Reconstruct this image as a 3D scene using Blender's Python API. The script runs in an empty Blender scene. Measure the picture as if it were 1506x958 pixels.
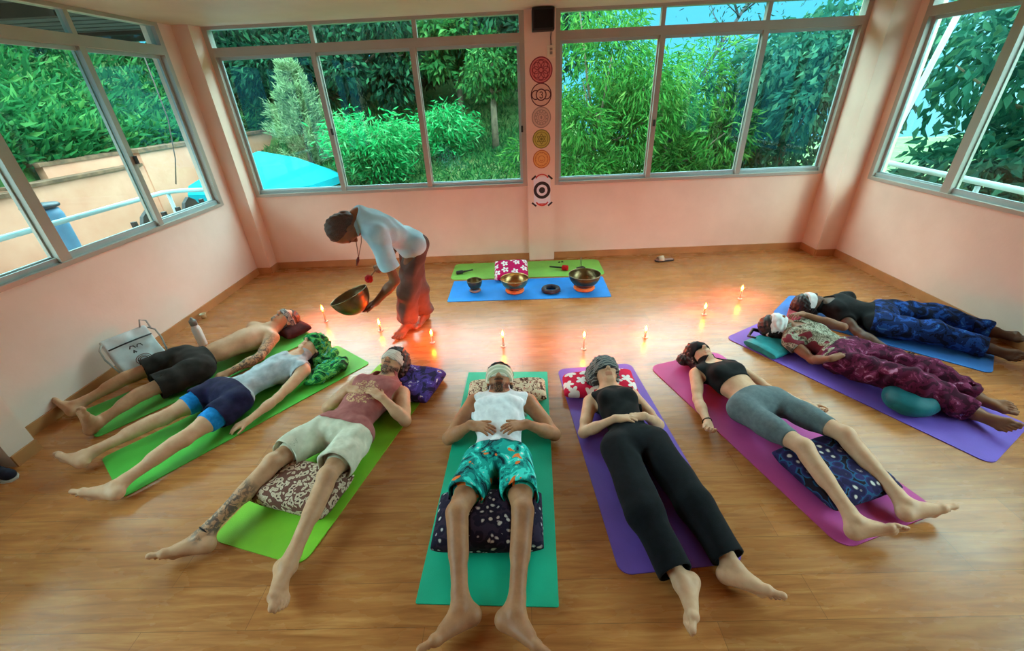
import bpy, bmesh, math, random
import numpy as np
from mathutils import Vector, Matrix

random.seed(7)
rng = np.random.default_rng(11)
SC = bpy.context.scene
COL = SC.collection
PI = math.pi


# ------------------------------------------------------------------ colours and materials
def lin(c):
    return c / 12.92 if c <= 0.04045 else ((c + 0.055) / 1.055) ** 2.4


def rgb(r, g, b):
    return (lin(r / 255), lin(g / 255), lin(b / 255), 1.0)


def new_mat(name):
    m = bpy.data.materials.new(name)
    m.use_nodes = True
    nt = m.node_tree
    b = nt.nodes['Principled BSDF']
    return m, nt, b


def N(nt, kind, **kw):
    n = nt.nodes.new(kind)
    for k, v in kw.items():
        if k in n.inputs:
            n.inputs[k].default_value = v
        else:
            setattr(n, k, v)
    return n


def ramp(nt, fac, stops, interp='LINEAR'):
    n = nt.nodes.new('ShaderNodeValToRGB')
    n.color_ramp.interpolation = interp
    els = n.color_ramp.elements
    while len(els) < len(stops):
        els.new(0.5)
    for e, (p, c) in zip(els, stops):
        e.position = p
        e.color = c
    nt.links.new(fac, n.inputs['Fac'])
    return n.outputs['Color']


def mixc(nt, fac, a, b, mode='MIX'):
    n = nt.nodes.new('ShaderNodeMix')
    n.data_type = 'RGBA'
    n.blend_type = mode
    for sock, v in ((n.inputs[0], fac), (n.inputs[6], a), (n.inputs[7], b)):
        if hasattr(v, 'is_linked') or isinstance(v, bpy.types.NodeSocket):
            nt.links.new(v, sock)
        else:
            sock.default_value = v
    return n.outputs[2]


def coords(nt, scale=(1, 1, 1), rot=(0, 0, 0), out='Object'):
    tc = nt.nodes.new('ShaderNodeTexCoord')
    mp = nt.nodes.new('ShaderNodeMapping')
    mp.inputs['Scale'].default_value = scale
    mp.inputs['Rotation'].default_value = rot
    nt.links.new(tc.outputs[out], mp.inputs['Vector'])
    return mp.outputs['Vector']


def noise(nt, vec, scale, detail=3, rough=0.5, dist=0.0):
    n = nt.nodes.new('ShaderNodeTexNoise')
    n.inputs['Scale'].default_value = scale
    n.inputs['Detail'].default_value = detail
    n.inputs['Roughness'].default_value = rough
    n.inputs['Distortion'].default_value = dist
    if vec is not None:
        nt.links.new(vec, n.inputs['Vector'])
    return n.outputs['Fac']


def voro(nt, vec, scale, feature='F1', out='Distance', rnd=1.0):
    n = nt.nodes.new('ShaderNodeTexVoronoi')
    n.feature = feature
    n.inputs['Scale'].default_value = scale
    n.inputs['Randomness'].default_value = rnd
    if vec is not None:
        nt.links.new(vec, n.inputs['Vector'])
    return n.outputs[out]


def bump(nt, b, h, strength=0.3, dist=0.01):
    n = nt.nodes.new('ShaderNodeBump')
    n.inputs['Strength'].default_value = strength
    n.inputs['Distance'].default_value = dist
    nt.links.new(h, n.inputs['Height'])
    nt.links.new(n.outputs['Normal'], b.inputs['Normal'])


def simple(name, col, rough=0.6, var=0.12, vscale=8, metal=0.0, bumps=0.0, bscale=60, spec=None):
    m, nt, b = new_mat(name)
    v = coords(nt)
    f = noise(nt, v, vscale, 4)
    d = tuple(max(0, c * (1 - var)) for c in col[:3]) + (1,)
    e = tuple(min(1, c * (1 + var)) for c in col[:3]) + (1,)
    c = ramp(nt, f, [(0.3, d), (0.7, e)])
    nt.links.new(c, b.inputs['Base Color'])
    b.inputs['Roughness'].default_value = rough
    b.inputs['Metallic'].default_value = metal
    if spec is not None:
        b.inputs['Specular IOR Level'].default_value = spec
    if bumps:
        bump(nt, b, noise(nt, v, bscale, 3), bumps, 0.004)
    return m


def fabric(name, stops, scale=30, rough=0.9, weave=0.25):
    """plain cloth: one or two tones with a fine weave"""
    m, nt, b = new_mat(name)
    v = coords(nt)
    c = ramp(nt, noise(nt, v, scale, 3), stops)
    nt.links.new(c, b.inputs['Base Color'])
    b.inputs['Roughness'].default_value = rough
    b.inputs['Specular IOR Level'].default_value = 0.2
    b.inputs['Sheen Weight'].default_value = 0.03
    bump(nt, b, noise(nt, v, 260, 2), weave, 0.003)
    return m


# ------------------------------------------------------------------ objects
def tag(o, label, cat, group=None):
    o['label'] = label
    o['category'] = cat
    if group:
        o['group'] = group
    return o


def structure(o):
    o['kind'] = 'structure'
    return o


def link(name, me, mat=None, parent=None):
    o = bpy.data.objects.new(name, me)
    COL.objects.link(o)
    if mat is not None:
        for mm in (mat if isinstance(mat, (list, tuple)) else [mat]):
            me.materials.append(mm)
    if parent is not None:
        o.parent = parent
    return o


def empty(name, loc=(0, 0, 0), rotz=0):
    o = bpy.data.objects.new(name, None)
    COL.objects.link(o)
    o.location = loc
    o.rotation_euler = (0, 0, rotz)
    o.empty_display_size = 0.1
    return o


def smooth(me, ang=None):
    me.polygons.foreach_set('use_smooth', [True] * len(me.polygons))
    if ang is not None:
        try:
            me.set_sharp_from_angle(angle=ang)
        except Exception:
            pass


def mesh_np(name, verts, faces, k):
    """mesh from numpy: faces is an (n, k) index array"""
    me = bpy.data.meshes.new(name)
    verts = np.ascontiguousarray(verts, dtype=np.float32)
    faces = np.ascontiguousarray(faces, dtype=np.int32)
    me.vertices.add(len(verts))
    me.vertices.foreach_set('co', verts.ravel())
    me.loops.add(faces.size)
    me.loops.foreach_set('vertex_index', faces.ravel())
    me.polygons.add(len(faces))
    me.polygons.foreach_set('loop_start', np.arange(0, faces.size, k, dtype=np.int32))
    me.update(calc_edges=True)
    me.validate()
    return me


class MB:
    """collects boxes, tubes, lathes ... into one mesh"""

    def __init__(s):
        s.bm = bmesh.new()

    def box(s, lo, hi, mi=0):
        x0, y0, z0 = lo
        x1, y1, z1 = hi
        v = [s.bm.verts.new(p) for p in ((x0, y0, z0), (x1, y0, z0), (x1, y1, z0), (x0, y1, z0),
                                         (x0, y0, z1), (x1, y0, z1), (x1, y1, z1), (x0, y1, z1))]
        for q in ((3, 2, 1, 0), (4, 5, 6, 7), (0, 1, 5, 4), (1, 2, 6, 5), (2, 3, 7, 6), (3, 0, 4, 7)):
            f = s.bm.faces.new([v[i] for i in q])
            f.material_index = mi
        return s

    def prism(s, pts, z0, z1, mi=0):
        """vertical prism over a counter-clockwise outline"""
        a = [s.bm.verts.new((x, y, z0)) for x, y in pts]
        b = [s.bm.verts.new((x, y, z1)) for x, y in pts]
        n = len(pts)
        fs = [s.bm.faces.new(a[::-1]), s.bm.faces.new(b)]
        for i in range(n):
            fs.append(s.bm.faces.new((a[i], a[(i + 1) % n], b[(i + 1) % n], b[i])))
        for f in fs:
            f.material_index = mi
        return s

    def tube(s, pts, rad, n=10, mi=0, cap=True):
        pts = [Vector(p) for p in pts]
        rads = rad if isinstance(rad, (list, tuple)) else [rad] * len(pts)
        rings = []
        up = None
        for i, p in enumerate(pts):
            t = (pts[min(i + 1, len(pts) - 1)] - pts[max(i - 1, 0)]).normalized()
            if up is None:
                up = Vector((0, 0, 1)) if abs(t.z) < 0.9 else Vector((1, 0, 0))
            a = t.cross(up).normalized()
            bb = a.cross(t).normalized()
            up = bb
            rings.append([s.bm.verts.new(p + (a * math.cos(2 * PI * k / n) + bb * math.sin(2 * PI * k / n)) * rads[i])
                          for k in range(n)])
        for r0, r1 in zip(rings, rings[1:]):
            for k in range(n):
                f = s.bm.faces.new((r0[k], r0[(k + 1) % n], r1[(k + 1) % n], r1[k]))
                f.material_index = mi
                f.smooth = True
        if cap:
            for f in (s.bm.faces.new(rings[0][::-1]), s.bm.faces.new(rings[-1])):
                f.material_index = mi
        return s

    def lathe(s, prof, n=40, c=(0, 0, 0), mi=0, closed=False):
        rings = []
        for r, z in prof:
            if r < 1e-5:
                rings.append([s.bm.verts.new((c[0], c[1], c[2] + z))])
            else:
                rings.append([s.bm.verts.new((c[0] + r * math.cos(2 * PI * k / n), c[1] + r * math.sin(2 * PI * k / n),
                                              c[2] + z)) for k in range(n)])
        pairs = list(zip(rings, rings[1:]))
        if closed:
            pairs.append((rings[-1], rings[0]))
        for r0, r1 in pairs:
            for k in range(n):
                k2 = (k + 1) % n
                if len(r0) == 1 and len(r1) == 1:
                    continue
                if len(r0) == 1:
                    q = (r0[0], r1[k2], r1[k])
                elif len(r1) == 1:
                    q = (r0[k], r0[k2], r1[0])
                else:
                    q = (r0[k], r0[k2], r1[k2], r1[k])
                f = s.bm.faces.new(q)
                f.smooth = True
                f.material_index = mi
        return s

    def ball(s, c, r, seg=16, mi=0):
        r = r if isinstance(r, (tuple, list)) else (r, r, r)
        g = bmesh.ops.create_uvsphere(s.bm, u_segments=seg, v_segments=max(6, seg // 2), radius=1.0)
        for v in g['verts']:
            v.co = Vector((c[0] + v.co.x * r[0], c[1] + v.co.y * r[1], c[2] + v.co.z * r[2]))
            for f in v.link_faces:
                f.smooth = True
                f.material_index = mi
        return s

    def bevel(s, w, seg=2):
        bmesh.ops.bevel(s.bm, geom=list(s.bm.edges), offset=w, segments=seg, affect='EDGES', profile=0.6)
        return s

    def build(s, name, mat=None, parent=None, recalc=True):
        if recalc:
            bmesh.ops.recalc_face_normals(s.bm, faces=list(s.bm.faces))
        me = bpy.data.meshes.new(name)
        s.bm.to_mesh(me)
        s.bm.free()
        return link(name, me, mat, parent)


# ------------------------------------------------------------------ soft bodies: distance fields meshed with surface nets
BIG = 0.3


def V(*a):
    return np.array(a, dtype=np.float64)


def unit(v):
    v = np.asarray(v, dtype=np.float64)
    return v / (np.linalg.norm(v) + 1e-12)


def smin(a, b, k):
    if k <= 0:
        return np.minimum(a, b)
    h = np.maximum(k - np.abs(a - b), 0) / k
    return np.minimum(a, b) - h * h * k * 0.25


def smax(a, b, k):
    return -smin(-a, -b, k)


class Grid:
    """a block of space turned by 'ang' about z around 'org'; fields live on its nodes"""

    def __init__(s, org, ang, lo, hi, vox):
        s.org, s.ang, s.vox = np.array(org, float), ang, vox
        c, sn = math.cos(ang), math.sin(ang)
        s.R = np.array([[c, -sn, 0], [sn, c, 0], [0, 0, 1.0]])
        s.lo = np.array(lo, float)
        s.n = np.ceil((np.array(hi) - s.lo) / vox).astype(int) + 1
        s.ax = [(s.lo[i] + vox * np.arange(s.n[i])).astype(np.float32) for i in range(3)]

    def to(s, p):
        return s.R.T @ (np.asarray(p, float) - s.org)

    def dir(s, d):
        return s.R.T @ np.asarray(d, float)

    def new(s):
        return np.full(tuple(s.n), BIG, dtype=np.float32)

    def xyz(s):
        return s.ax[0][:, None, None], s.ax[1][None, :, None], s.ax[2][None, None, :]

    def sub(s, lo, hi):
        sl = []
        for i in range(3):
            a = int(np.clip(np.floor((lo[i] - s.lo[i]) / s.vox), 0, s.n[i]))
            b = int(np.clip(np.ceil((hi[i] - s.lo[i]) / s.vox) + 1, 0, s.n[i]))
            if b <= a:
                return None
            sl.append(slice(a, b))
        return tuple(sl)

    def add(s, F, prim, k=0.0, cut=False):
        fn, lo, hi = prim
        sl = s.sub(np.asarray(lo) - 0.075, np.asarray(hi) + 0.075)
        if sl is None:
            return
        d = fn(s.ax[0][sl[0]][:, None, None], s.ax[1][sl[1]][None, :, None], s.ax[2][sl[2]][None, None, :]).astype(np.float32)
        F[sl] = smax(F[sl], -d, k) if cut else smin(F[sl], d, k)

    # primitives take points in world space
    def cap(s, a, b, ra, rb=None):
        rb = ra if rb is None else rb
        a, b = s.to(a), s.to(b)
        ab = b - a
        L = max(ab @ ab, 1e-9)

        def fn(X, Y, Z):
            px, py, pz = X - a[0], Y - a[1], Z - a[2]
            t = np.clip((px * ab[0] + py * ab[1] + pz * ab[2]) / L, 0, 1)
            return np.sqrt((px - t * ab[0]) ** 2 + (py - t * ab[1]) ** 2 + (pz - t * ab[2]) ** 2) - (ra + (rb - ra) * t)
        r = max(ra, rb)
        return fn, np.minimum(a, b) - r, np.maximum(a, b) + r

    def ell(s, c, axes, rad):
        c = s.to(c)
        A = [s.dir(unit(x)) for x in axes]

        def fn(X, Y, Z):
            px, py, pz = X - c[0], Y - c[1], Z - c[2]
            k0 = 0
            k1 = 0
            for ax, r in zip(A, rad):
                q = (px * ax[0] + py * ax[1] + pz * ax[2]) / r
                k0 = k0 + q * q
                k1 = k1 + (q / r) ** 2
            k0 = np.sqrt(k0)
            return k0 * (k0 - 1) / np.maximum(np.sqrt(k1), 1e-6)
        r = max(rad)
        return fn, c - r, c + r

    def plane(s, p, nrm):
        """signed distance, positive on the side nrm points to"""
        p, nrm = s.to(p), s.dir(unit(nrm))
        X, Y, Z = s.xyz()
        return ((X - p[0]) * nrm[0] + (Y - p[1]) * nrm[1] + (Z - p[2]) * nrm[2]).astype(np.float32)

    def wob(s, amp, wl, seed=0, stretch=(1, 1, 1)):
        """gentle folds: a sum of bent waves"""
        r = np.random.default_rng(seed)
        X, Y, Z = s.xyz()
        out = np.zeros(tuple(s.n), np.float32)
        for i in range(5):
            d = unit(r.normal(size=3) * np.array(stretch)) * (2 * PI / (wl * r.uniform(0.7, 1.5)))
            e = unit(r.normal(size=3)) * (2 * PI / (wl * 2.7))
            w = np.sin(X * e[0] + Y * e[1] + Z * e[2] + r.uniform(0, 6)).astype(np.float32)
            out += np.sin(X * d[0] + Y * d[1] + Z * d[2] + 1.6 * w + r.uniform(0, 6)).astype(np.float32)
        return out * (amp / 2.2)

    def mesh(s, F, name, relax=0):
        F = F.copy()
        F[0], F[-1] = BIG, BIG
        F[:, 0], F[:, -1] = BIG, BIG
        F[:, :, 0], F[:, :, -1] = BIG, BIG
        ins = F < 0
        m = ins[:-1, :-1, :-1].astype(np.int8)
        for dx in (0, 1):
            for dy in (0, 1):
                for dz in (0, 1):
                    if dx or dy or dz:
                        m = m + ins[dx:ins.shape[0] - 1 + dx, dy:ins.shape[1] - 1 + dy, dz:ins.shape[2] - 1 + dz]
        act = np.argwhere((m > 0) & (m < 8))
        if not len(act):
            return None
        idx = -np.ones(m.shape, np.int32)
        idx[act[:, 0], act[:, 1], act[:, 2]] = np.arange(len(act))
        cor = {}
        for dx in (0, 1):
            for dy in (0, 1):
                for dz in (0, 1):
                    cor[(dx, dy, dz)] = F[act[:, 0] + dx, act[:, 1] + dy, act[:, 2] + dz]
        acc = np.zeros((len(act), 3))
        cnt = np.zeros(len(act))
        for c0 in cor:
            for ax in range(3):
                if c0[ax] == 0:
                    c1 = list(c0)
                    c1[ax] = 1
                    a, b = cor[c0], cor[tuple(c1)]
                    x = (a < 0) != (b < 0)
                    t = np.where(x, a / np.where(x, a - b, 1), 0)
                    p = np.array(c0, float)[None, :].repeat(len(act), 0)
                    p[:, ax] += t
                    acc += p * x[:, None]
                    cnt += x
        verts = act + acc / cnt[:, None]
        quads = []
        for ax in range(3):
            sl0 = [slice(None)] * 3
            sl1 = [slice(None)] * 3
            sl0[ax], sl1[ax] = slice(0, -1), slice(1, None)
            a, b = ins[tuple(sl0)], ins[tuple(sl1)]
            e = np.argwhere(a != b)
            u, v = (ax + 1) % 3, (ax + 2) % 3
            e = e[(e[:, u] > 0) & (e[:, v] > 0) & (e[:, u] < F.shape[u] - 1) & (e[:, v] < F.shape[v] - 1)]
            flip = ~a[e[:, 0], e[:, 1], e[:, 2]]
            q = []
            for du, dv in ((-1, -1), (0, -1), (0, 0), (-1, 0)):
                p = e.copy()
                p[:, u] += du
                p[:, v] += dv
                q.append(idx[p[:, 0], p[:, 1], p[:, 2]])
            q = np.array(q).T
            q[flip] = q[flip][:, ::-1]
            quads.append(q)
        quads = np.concatenate(quads)
        quads = quads[(quads >= 0).all(1)]
        if relax:
            e = np.concatenate([quads[:, [0, 1]], quads[:, [1, 2]], quads[:, [2, 3]], quads[:, [3, 0]]])
            for _ in range(relax):
                sm = np.zeros_like(verts)
                c = np.zeros(len(verts))
                for k in range(3):
                    sm[:, k] = np.bincount(e[:, 0], verts[e[:, 1], k], len(verts)) + np.bincount(e[:, 1], verts[e[:, 0], k], len(verts))
                c = np.bincount(e[:, 0], minlength=len(verts)) + np.bincount(e[:, 1], minlength=len(verts))
                verts = 0.5 * verts + 0.5 * sm / np.maximum(c, 1)[:, None]
        verts = verts * s.vox + s.lo
        me = mesh_np(name, verts, quads, 4)
        smooth(me)
        return me

    def obj(s, F, name, mat, parent=None, relax=1):
        me = s.mesh(F, name, relax)
        o = link(name, me, mat)
        if parent is None:
            o.location = s.org
            o.rotation_euler = (0, 0, s.ang)
        else:
            o.parent = parent
        return o


# ------------------------------------------------------------------ people
def ortho(v, w):
    w = unit(w)
    return unit(np.asarray(v) - (np.asarray(v) @ w) * w)


class Body:
    """skeleton joints in world space -> fields of one person.  L = the person's right-hand side, R = left-hand side."""

    def __init__(s, J, sc=1.0, female=False, face=(0, 0, 1), crown=None, vox=0.005, floor=0.0085, zmax=0.37,
                 hands=None, heavy=1.0, feet=None, pad=0.14, hs=1.06):
        s.J = {k: np.array(v, float) for k, v in J.items()}
        s.sc, s.female, s.floor, s.hs = sc, female, floor, sc * hs
        J = s.J
        s.pel = 0.5 * (J['hiL'] + J['hiR'])
        s.neck = J['neck']
        s.S = unit(s.neck - s.pel)
        s.L = np.linalg.norm(s.neck - s.pel)
        s.X = ortho(unit(J['hiR'] - J['hiL']) + unit(J['shR'] - J['shL']), s.S)
        s.Fr = np.cross(s.X, s.S)
        s.u = unit(crown) if crown is not None else unit(J['head'] - s.neck)
        s.f = ortho(face, s.u)
        s.r = np.cross(s.f, s.u)        # towards L? kept consistent below
        if s.r @ s.X < 0:
            s.r = -s.r
        s.hc = J['head']
        pts = np.array(list(J.values()))
        ang = math.atan2(s.S[1], s.S[0]) if abs(s.S[2]) < 0.9 else 0.0
        org = np.array([s.pel[0], s.pel[1], 0.0])
        c, sn = math.cos(ang), math.sin(ang)
        R = np.array([[c, -sn, 0], [sn, c, 0], [0, 0, 1.0]])
        loc = (pts - org) @ R
        lo, hi = loc.min(0) - pad, loc.max(0) + pad
        lo[2] = 0.0
        hi[2] = zmax
        s.g = Grid(org, ang, lo, hi, vox)
        s.masks, s.worn = [], []
        s.heavy = heavy
        s.hands = hands or {}
        s.feetspec = feet or {}
        s.build()

    # -- torso -------------------------------------------------------
    def build(s):
        g, J, sc, S, X, F, L = s.g, s.J, s.sc, s.S, s.X, s.Fr, s.L
        A = (X, S, F)
        hv = s.heavy
        T = g.new()
        hw = np.linalg.norm(J['hiR'] - J['hiL']) / 2
        sw = np.linalg.norm(J['shR'] - J['shL']) / 2
        P = s.pel
        fem = s.female
        g.add(T, g.ell(P + S * .02 * sc, A, (hw + .075 * sc * hv, .125 * sc, .10 * sc)))
        g.add(T, g.ell(P + S * .36 * L, A, ((.128 if not fem else .118) * sc * hv, .17 * sc, .083 * sc * hv)), .06)
        g.add(T, g.ell(P + S * .68 * L + F * .006, A, ((.158 if not fem else .14) * sc, .19 * sc, .102 * sc)), .06)
        a, b = J['shL'], J['shR']
        m = .5 * (a + b)
        g.add(T, g.cap(m + (a - m) * .72 - F * .01, m + (b - m) * .72 - F * .01, .058 * sc), .06)
        nb = s.neck + S * .035 * sc
        for q in (a, b):
            g.add(T, g.cap(nb, m + (q - m) * .62 + S * .02, .045 * sc, .045 * sc), .05)
        if fem:
            for sg in (-1, 1):
                g.add(T, g.ell(P + S * .70 * L + X * .072 * sc * sg + F * .07 * sc, A, (.062 * sc, .06 * sc, .045 * sc)), .035)
        else:
            for sg in (-1, 1):
                g.add(T, g.ell(P + S * .77 * L + X * .075 * sc * sg + F * .068 * sc, A, (.08 * sc, .058 * sc, .034 * sc)), .03)
        s.T = T
        # -- head and neck -----------------------------------------------
        H = g.new()
        s.head_parts(H)
        Nk = g.new()
        base = s.hc - s.u * .045 * sc - s.f * .018 * sc
        g.add(Nk, g.cap(s.neck + S * .0 - F * .005, base, .055 * sc, .05 * sc))
        g.add(Nk, g.cap(s.neck + S * .0 - F * .02, base - s.f * .01, .05 * sc, .048 * sc), .02)
        s.H = smin(H, Nk, .02)
        s.Honly = H
        # -- legs --------------------------------------------------------
        s.LEG = {}
        s.ANK = {}
        for k in 'LR':
            if 'kn' + k not in J:
                continue
            hip, kn, an = J['hi' + k], J['kn' + k], J['an' + k]
            G = g.new()
            th = .084 * sc * hv
            g.add(G, g.cap(hip + S * .02, hip + (kn - hip) * .55, th, .071 * sc * hv))
            g.add(G, g.cap(hip + (kn - hip) * .4, kn, .074 * sc * hv, .05 * sc), .03)
            fr = ortho(F, an - kn)
            g.add(G, g.ell(kn + fr * .016 * sc, (unit(an - kn), fr, np.cross(unit(an - kn), fr)), (.043 * sc, .036 * sc, .042 * sc)), .02)
            g.add(G, g.cap(kn, an, .047 * sc, .034 * sc), .03)
            g.add(G, g.cap(kn + (an - kn) * .14 - fr * .016 * sc, kn + (an - kn) * .45 - fr * .012 * sc, .046 * sc * hv, .042 * sc), .03)
            s.foot(G, k)
            s.LEG[k] = G
        # -- arms --------------------------------------------------------
        s.UP, s.FO = {}, {}
        for k in 'LR':
            if 'el' + k not in J:
                continue
            sh, el = J['sh' + k], J['el' + k]
            G = g.new()
            mm = 1.0 if not fem else .88
            g.add(G, g.cap(sh, sh + (el - sh) * .2, .058 * sc * mm, .05 * sc * mm))
            g.add(G, g.cap(sh, el, .05 * sc * mm, .038 * sc * mm), .02)
            g.add(G, g.cap(sh + (el - sh) * .35 + F * .006, sh + (el - sh) * .65 + F * .006, .046 * sc * mm, .043 * sc * mm), .02)
            s.UP[k] = G
            if 'wr' + k in J:
                wr, ha = J['wr' + k], J['ha' + k]
                G = g.new()
                g.add(G, g.cap(el, el + (wr - el) * .4, .039 * sc * mm, .041 * sc * mm))
                g.add(G, g.cap(el + (wr - el) * .3, wr, .041 * sc * mm, .027 * sc * mm), .02)
                s.hand(G, k, wr, ha)
                s.FO[k] = G
        # -- together ----------------------------------------------------
        B = smin(s.T, s.H, .035)
        for k, G in s.LEG.items():
            B = smin(B, G, .05)
        for k, G in s.UP.items():
            B = smin(B, G, .035)
        s.core = B
        for k, G in s.FO.items():
            B = smin(B, smin(s.UP[k], G, .02), .006)
        s.B = np.maximum(B, s.floor - g.xyz()[2])

    # -- face --------------------------------------------------------
    def hp(s, x, y, z):
        return s.hc + (s.r * x + s.f * y + s.u * z) * s.hs

    def head_parts(s, H):
        g, sc = s.g, s.hs
        A = (s.r, s.f, s.u)

        def ell(c, rad, k, cut=False):
            g.add(H, g.ell(s.hp(*c), A, tuple(r * sc for r in rad)), k, cut)

        def cap(a, b, ra, rb, k):
            g.add(H, g.cap(s.hp(*a), s.hp(*b), ra * sc, rb * sc), k)
        ell((0, -.012, .035), (.074, .095, .087), 0)
        ell((0, .022, -.005), (.064, .074, .09), .03)
        ell((0, .03, -.055), (.05, .055, .052), .03)
        cap((-.014, .074, -.092), (.014, .074, -.092), .016, .016, .02)
        for sg in (-1, 1):
            ell((sg * .042, .062, -.014), (.02, .018, .022), .02)
            cap((sg * .012, .09, .03), (sg * .042, .078, .032), .009, .007, .015)
            ell((sg * .031, .1, .012), (.016, .016, .011), .012, True)
            ell((sg * .031, .079, .012), (.0135, .0125, .0125), .004)
        cap((0, .09, .02), (0, .112, -.02), .008, .011, .014)
        ell((0, .113, -.024), (.0125, .012, .011), .008)
        for sg in (-1, 1):
            ell((sg * .0125, .101, -.027), (.008, .01, .008), .006)
        cap((-.019, .088, -.0525), (.019, .088, -.0525), .0065, .0065, .008)
        cap((-.016, .088, -.0655), (.016, .088, -.0655), .0075, .0075, .006)
        for sg in (-1, 1):
            ell((sg * .076, -.006, 0), (.011, .019, .031), .006)
            ell((sg * .086, -.004, .003), (.006, .011, .018), .004, True)
        for z in (-.0525, -.0655):
            s.masks.append((0, s.hp(-.017, .09, z), s.hp(.017, .09, z), .011 * sc))
        for sg in (-1, 1):
            s.masks.append((1, s.hp(sg * .014, .094, .031), s.hp(sg * .045, .08, .035), .008 * sc))

    # -- foot --------------------------------------------------------
    def foot(s, G, k):
        g, J, sc = s.g, s.J, s.sc * 1.12
        kn, an, to = J['kn' + k], J['an' + k], J['to' + k]
        shin = unit(kn - an)
        f = unit(to - an)
        up = ortho(shin, f)
        f = unit(to + up * .045 * sc - an)
        up = ortho(shin, f)
        right = np.cross(f, up)
        med = -right if k == 'L' else right
        if s.feetspec.get(k + 'flip'):
            med = -med
        fl = s.feetspec.get('len', 1.0)

        def p(a, b, c):
            return an + (f * a * fl + up * b + med * c) * sc
        s.ANK[k] = (f, up, med)
        heel = p(-.032, -.042, 0)
        g.add(G, g.cap(an, heel, .034 * sc, .031 * sc), .02)
        g.add(G, g.cap(an + shin * .05, heel + up * .02, .026 * sc, .024 * sc), .03)
        for sg in (-1, 1):
            g.add(G, g.ell(p(0, 0, sg * .028), (f, up, med), (.016 * sc, .018 * sc, .013 * sc)), .012)
        g.add(G, g.cap(p(.01, -.008, 0), p(.085, -.035, .008), .032 * sc, .022 * sc), .025)
        g.add(G, g.cap(heel, p(.125, -.052, .024), .026 * sc, .019 * sc), .025)
        g.add(G, g.cap(heel, p(.105, -.054, -.03), .025 * sc, .016 * sc), .025)
        g.add(G, g.cap(p(.13, -.05, .026), p(.112, -.052, -.034), .018 * sc, .015 * sc), .02)
        To = g.new()
        g.add(To, g.cap(p(.125, -.05, .027), p(.184, -.053, .026), .013 * sc, .0122 * sc))
        g.add(To, g.ell(p(.178, -.05, .026), (f, up, med), (.016 * sc, .0125 * sc, .0138 * sc)), .004)
        for i, (ln, c0) in enumerate(((.058, .0075), (.049, -.0085), (.042, -.0235), (.032, -.037))):
            a0 = .128 - .006 * i
            g.add(To, g.cap(p(a0, -.05, c0), p(a0 + ln * .6, -.044, c0 * 1.05), .0085 * sc, .0078 * sc))
            g.add(To, g.cap(p(a0 + ln * .6, -.044, c0 * 1.05), p(a0 + ln, -.056, c0 * 1.05), .0078 * sc, .0082 * sc))
        G[...] = smin(G, To, .006)

    # -- hand --------------------------------------------------------
    def hand(s, G, k, wr, ha):
        """spec: n = way the palm faces, curl = three joint angles, spread, thumb = opening"""
        g = s.g
        sp = s.hands.get(k, {})
        sc = s.sc * (0.93 if s.female else 1.0)
        f = unit(ha - wr)
        n = ortho(sp.get('n', (0, 0, -1)), f)
        side = np.cross(f, n)           # thumb side for the person's right hand
        if k == 'R':
            side = -side
        if sp.get('flip'):
            side = -side
        curl = sp.get('curl', (14, 22, 14))
        A = (f, side, n)
        pl = .088 * sc
        g.add(G, g.cap(wr, wr + f * .02 * sc, .026 * sc, .025 * sc), .015)
        for c in (-.026, -.009, .009, .026):
            g.add(G, g.cap(wr + f * .016 * sc + side * c * .6 * sc, wr + f * pl + side * c * sc, .0145 * sc, .0115 * sc), .012)
        g.add(G, g.ell(wr + f * .036 * sc + side * .022 * sc + n * .008 * sc, A, (.032 * sc, .016 * sc, .015 * sc)), .012)
        g.add(G, g.ell(wr + f * .04 * sc - side * .02 * sc + n * .006 * sc, A, (.032 * sc, .015 * sc, .013 * sc)), .012)
        Fg = g.new()
        spread = sp.get('spread', 5)
        extra = sp.get('each', (0, 0, 0, 0))
        for i, (c, L) in enumerate(((.027, .070), (.0095, .079), (-.0085, .073), (-.0255, .058))):
            a = math.radians(spread * (1.5 - i))
            d = f * math.cos(a) + side * math.sin(a)
            p = wr + f * (pl - (.004 if i in (0, 2) else 0) - (.012 if i == 3 else 0)) * 1.0 + side * c * sc
            th = math.radians(extra[i])
            for j, (fr, r0, r1) in enumerate(((.45, .0092, .0086), (.3, .0086, .008), (.25, .008, .0072))):
                th += math.radians(curl[j])
                q = p + (d * math.cos(th) + n * math.sin(th)) * L * fr * sc
                g.add(Fg, g.cap(p, q, r0 * sc, r1 * sc), .003 if j else 0)
                p = q
        ta = math.radians(sp.get('thumb', 42))
        d = unit(f * math.cos(ta) + side * math.sin(ta) + n * sp.get('oppose', .25))
        p = wr + f * .028 * sc + side * .026 * sc + n * .004 * sc
        q = p + d * .038 * sc
        g.add(Fg, g.cap(p, q, .0135 * sc, .0105 * sc), .004)
        d2 = unit(d * .9 + f * .55)
        p, q = q, q + d2 * .028 * sc
        g.add(Fg, g.cap(p, q, .0105 * sc, .0095 * sc), .003)
        p, q = q, q + unit(d2 + f * .3) * .022 * sc
        g.add(Fg, g.cap(p, q, .0095 * sc, .008 * sc), .003)
        G[...] = smin(G, Fg, .005)

    # -- pieces of clothing -----------------------------------------
    def su(s, t):
        """point on the spine, t = 0 pelvis .. 1 neck"""
        return s.pel + s.S * t * s.L

    def clampf(s, F):
        return np.maximum(F, s.floor - .001 - s.g.xyz()[2])

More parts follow.
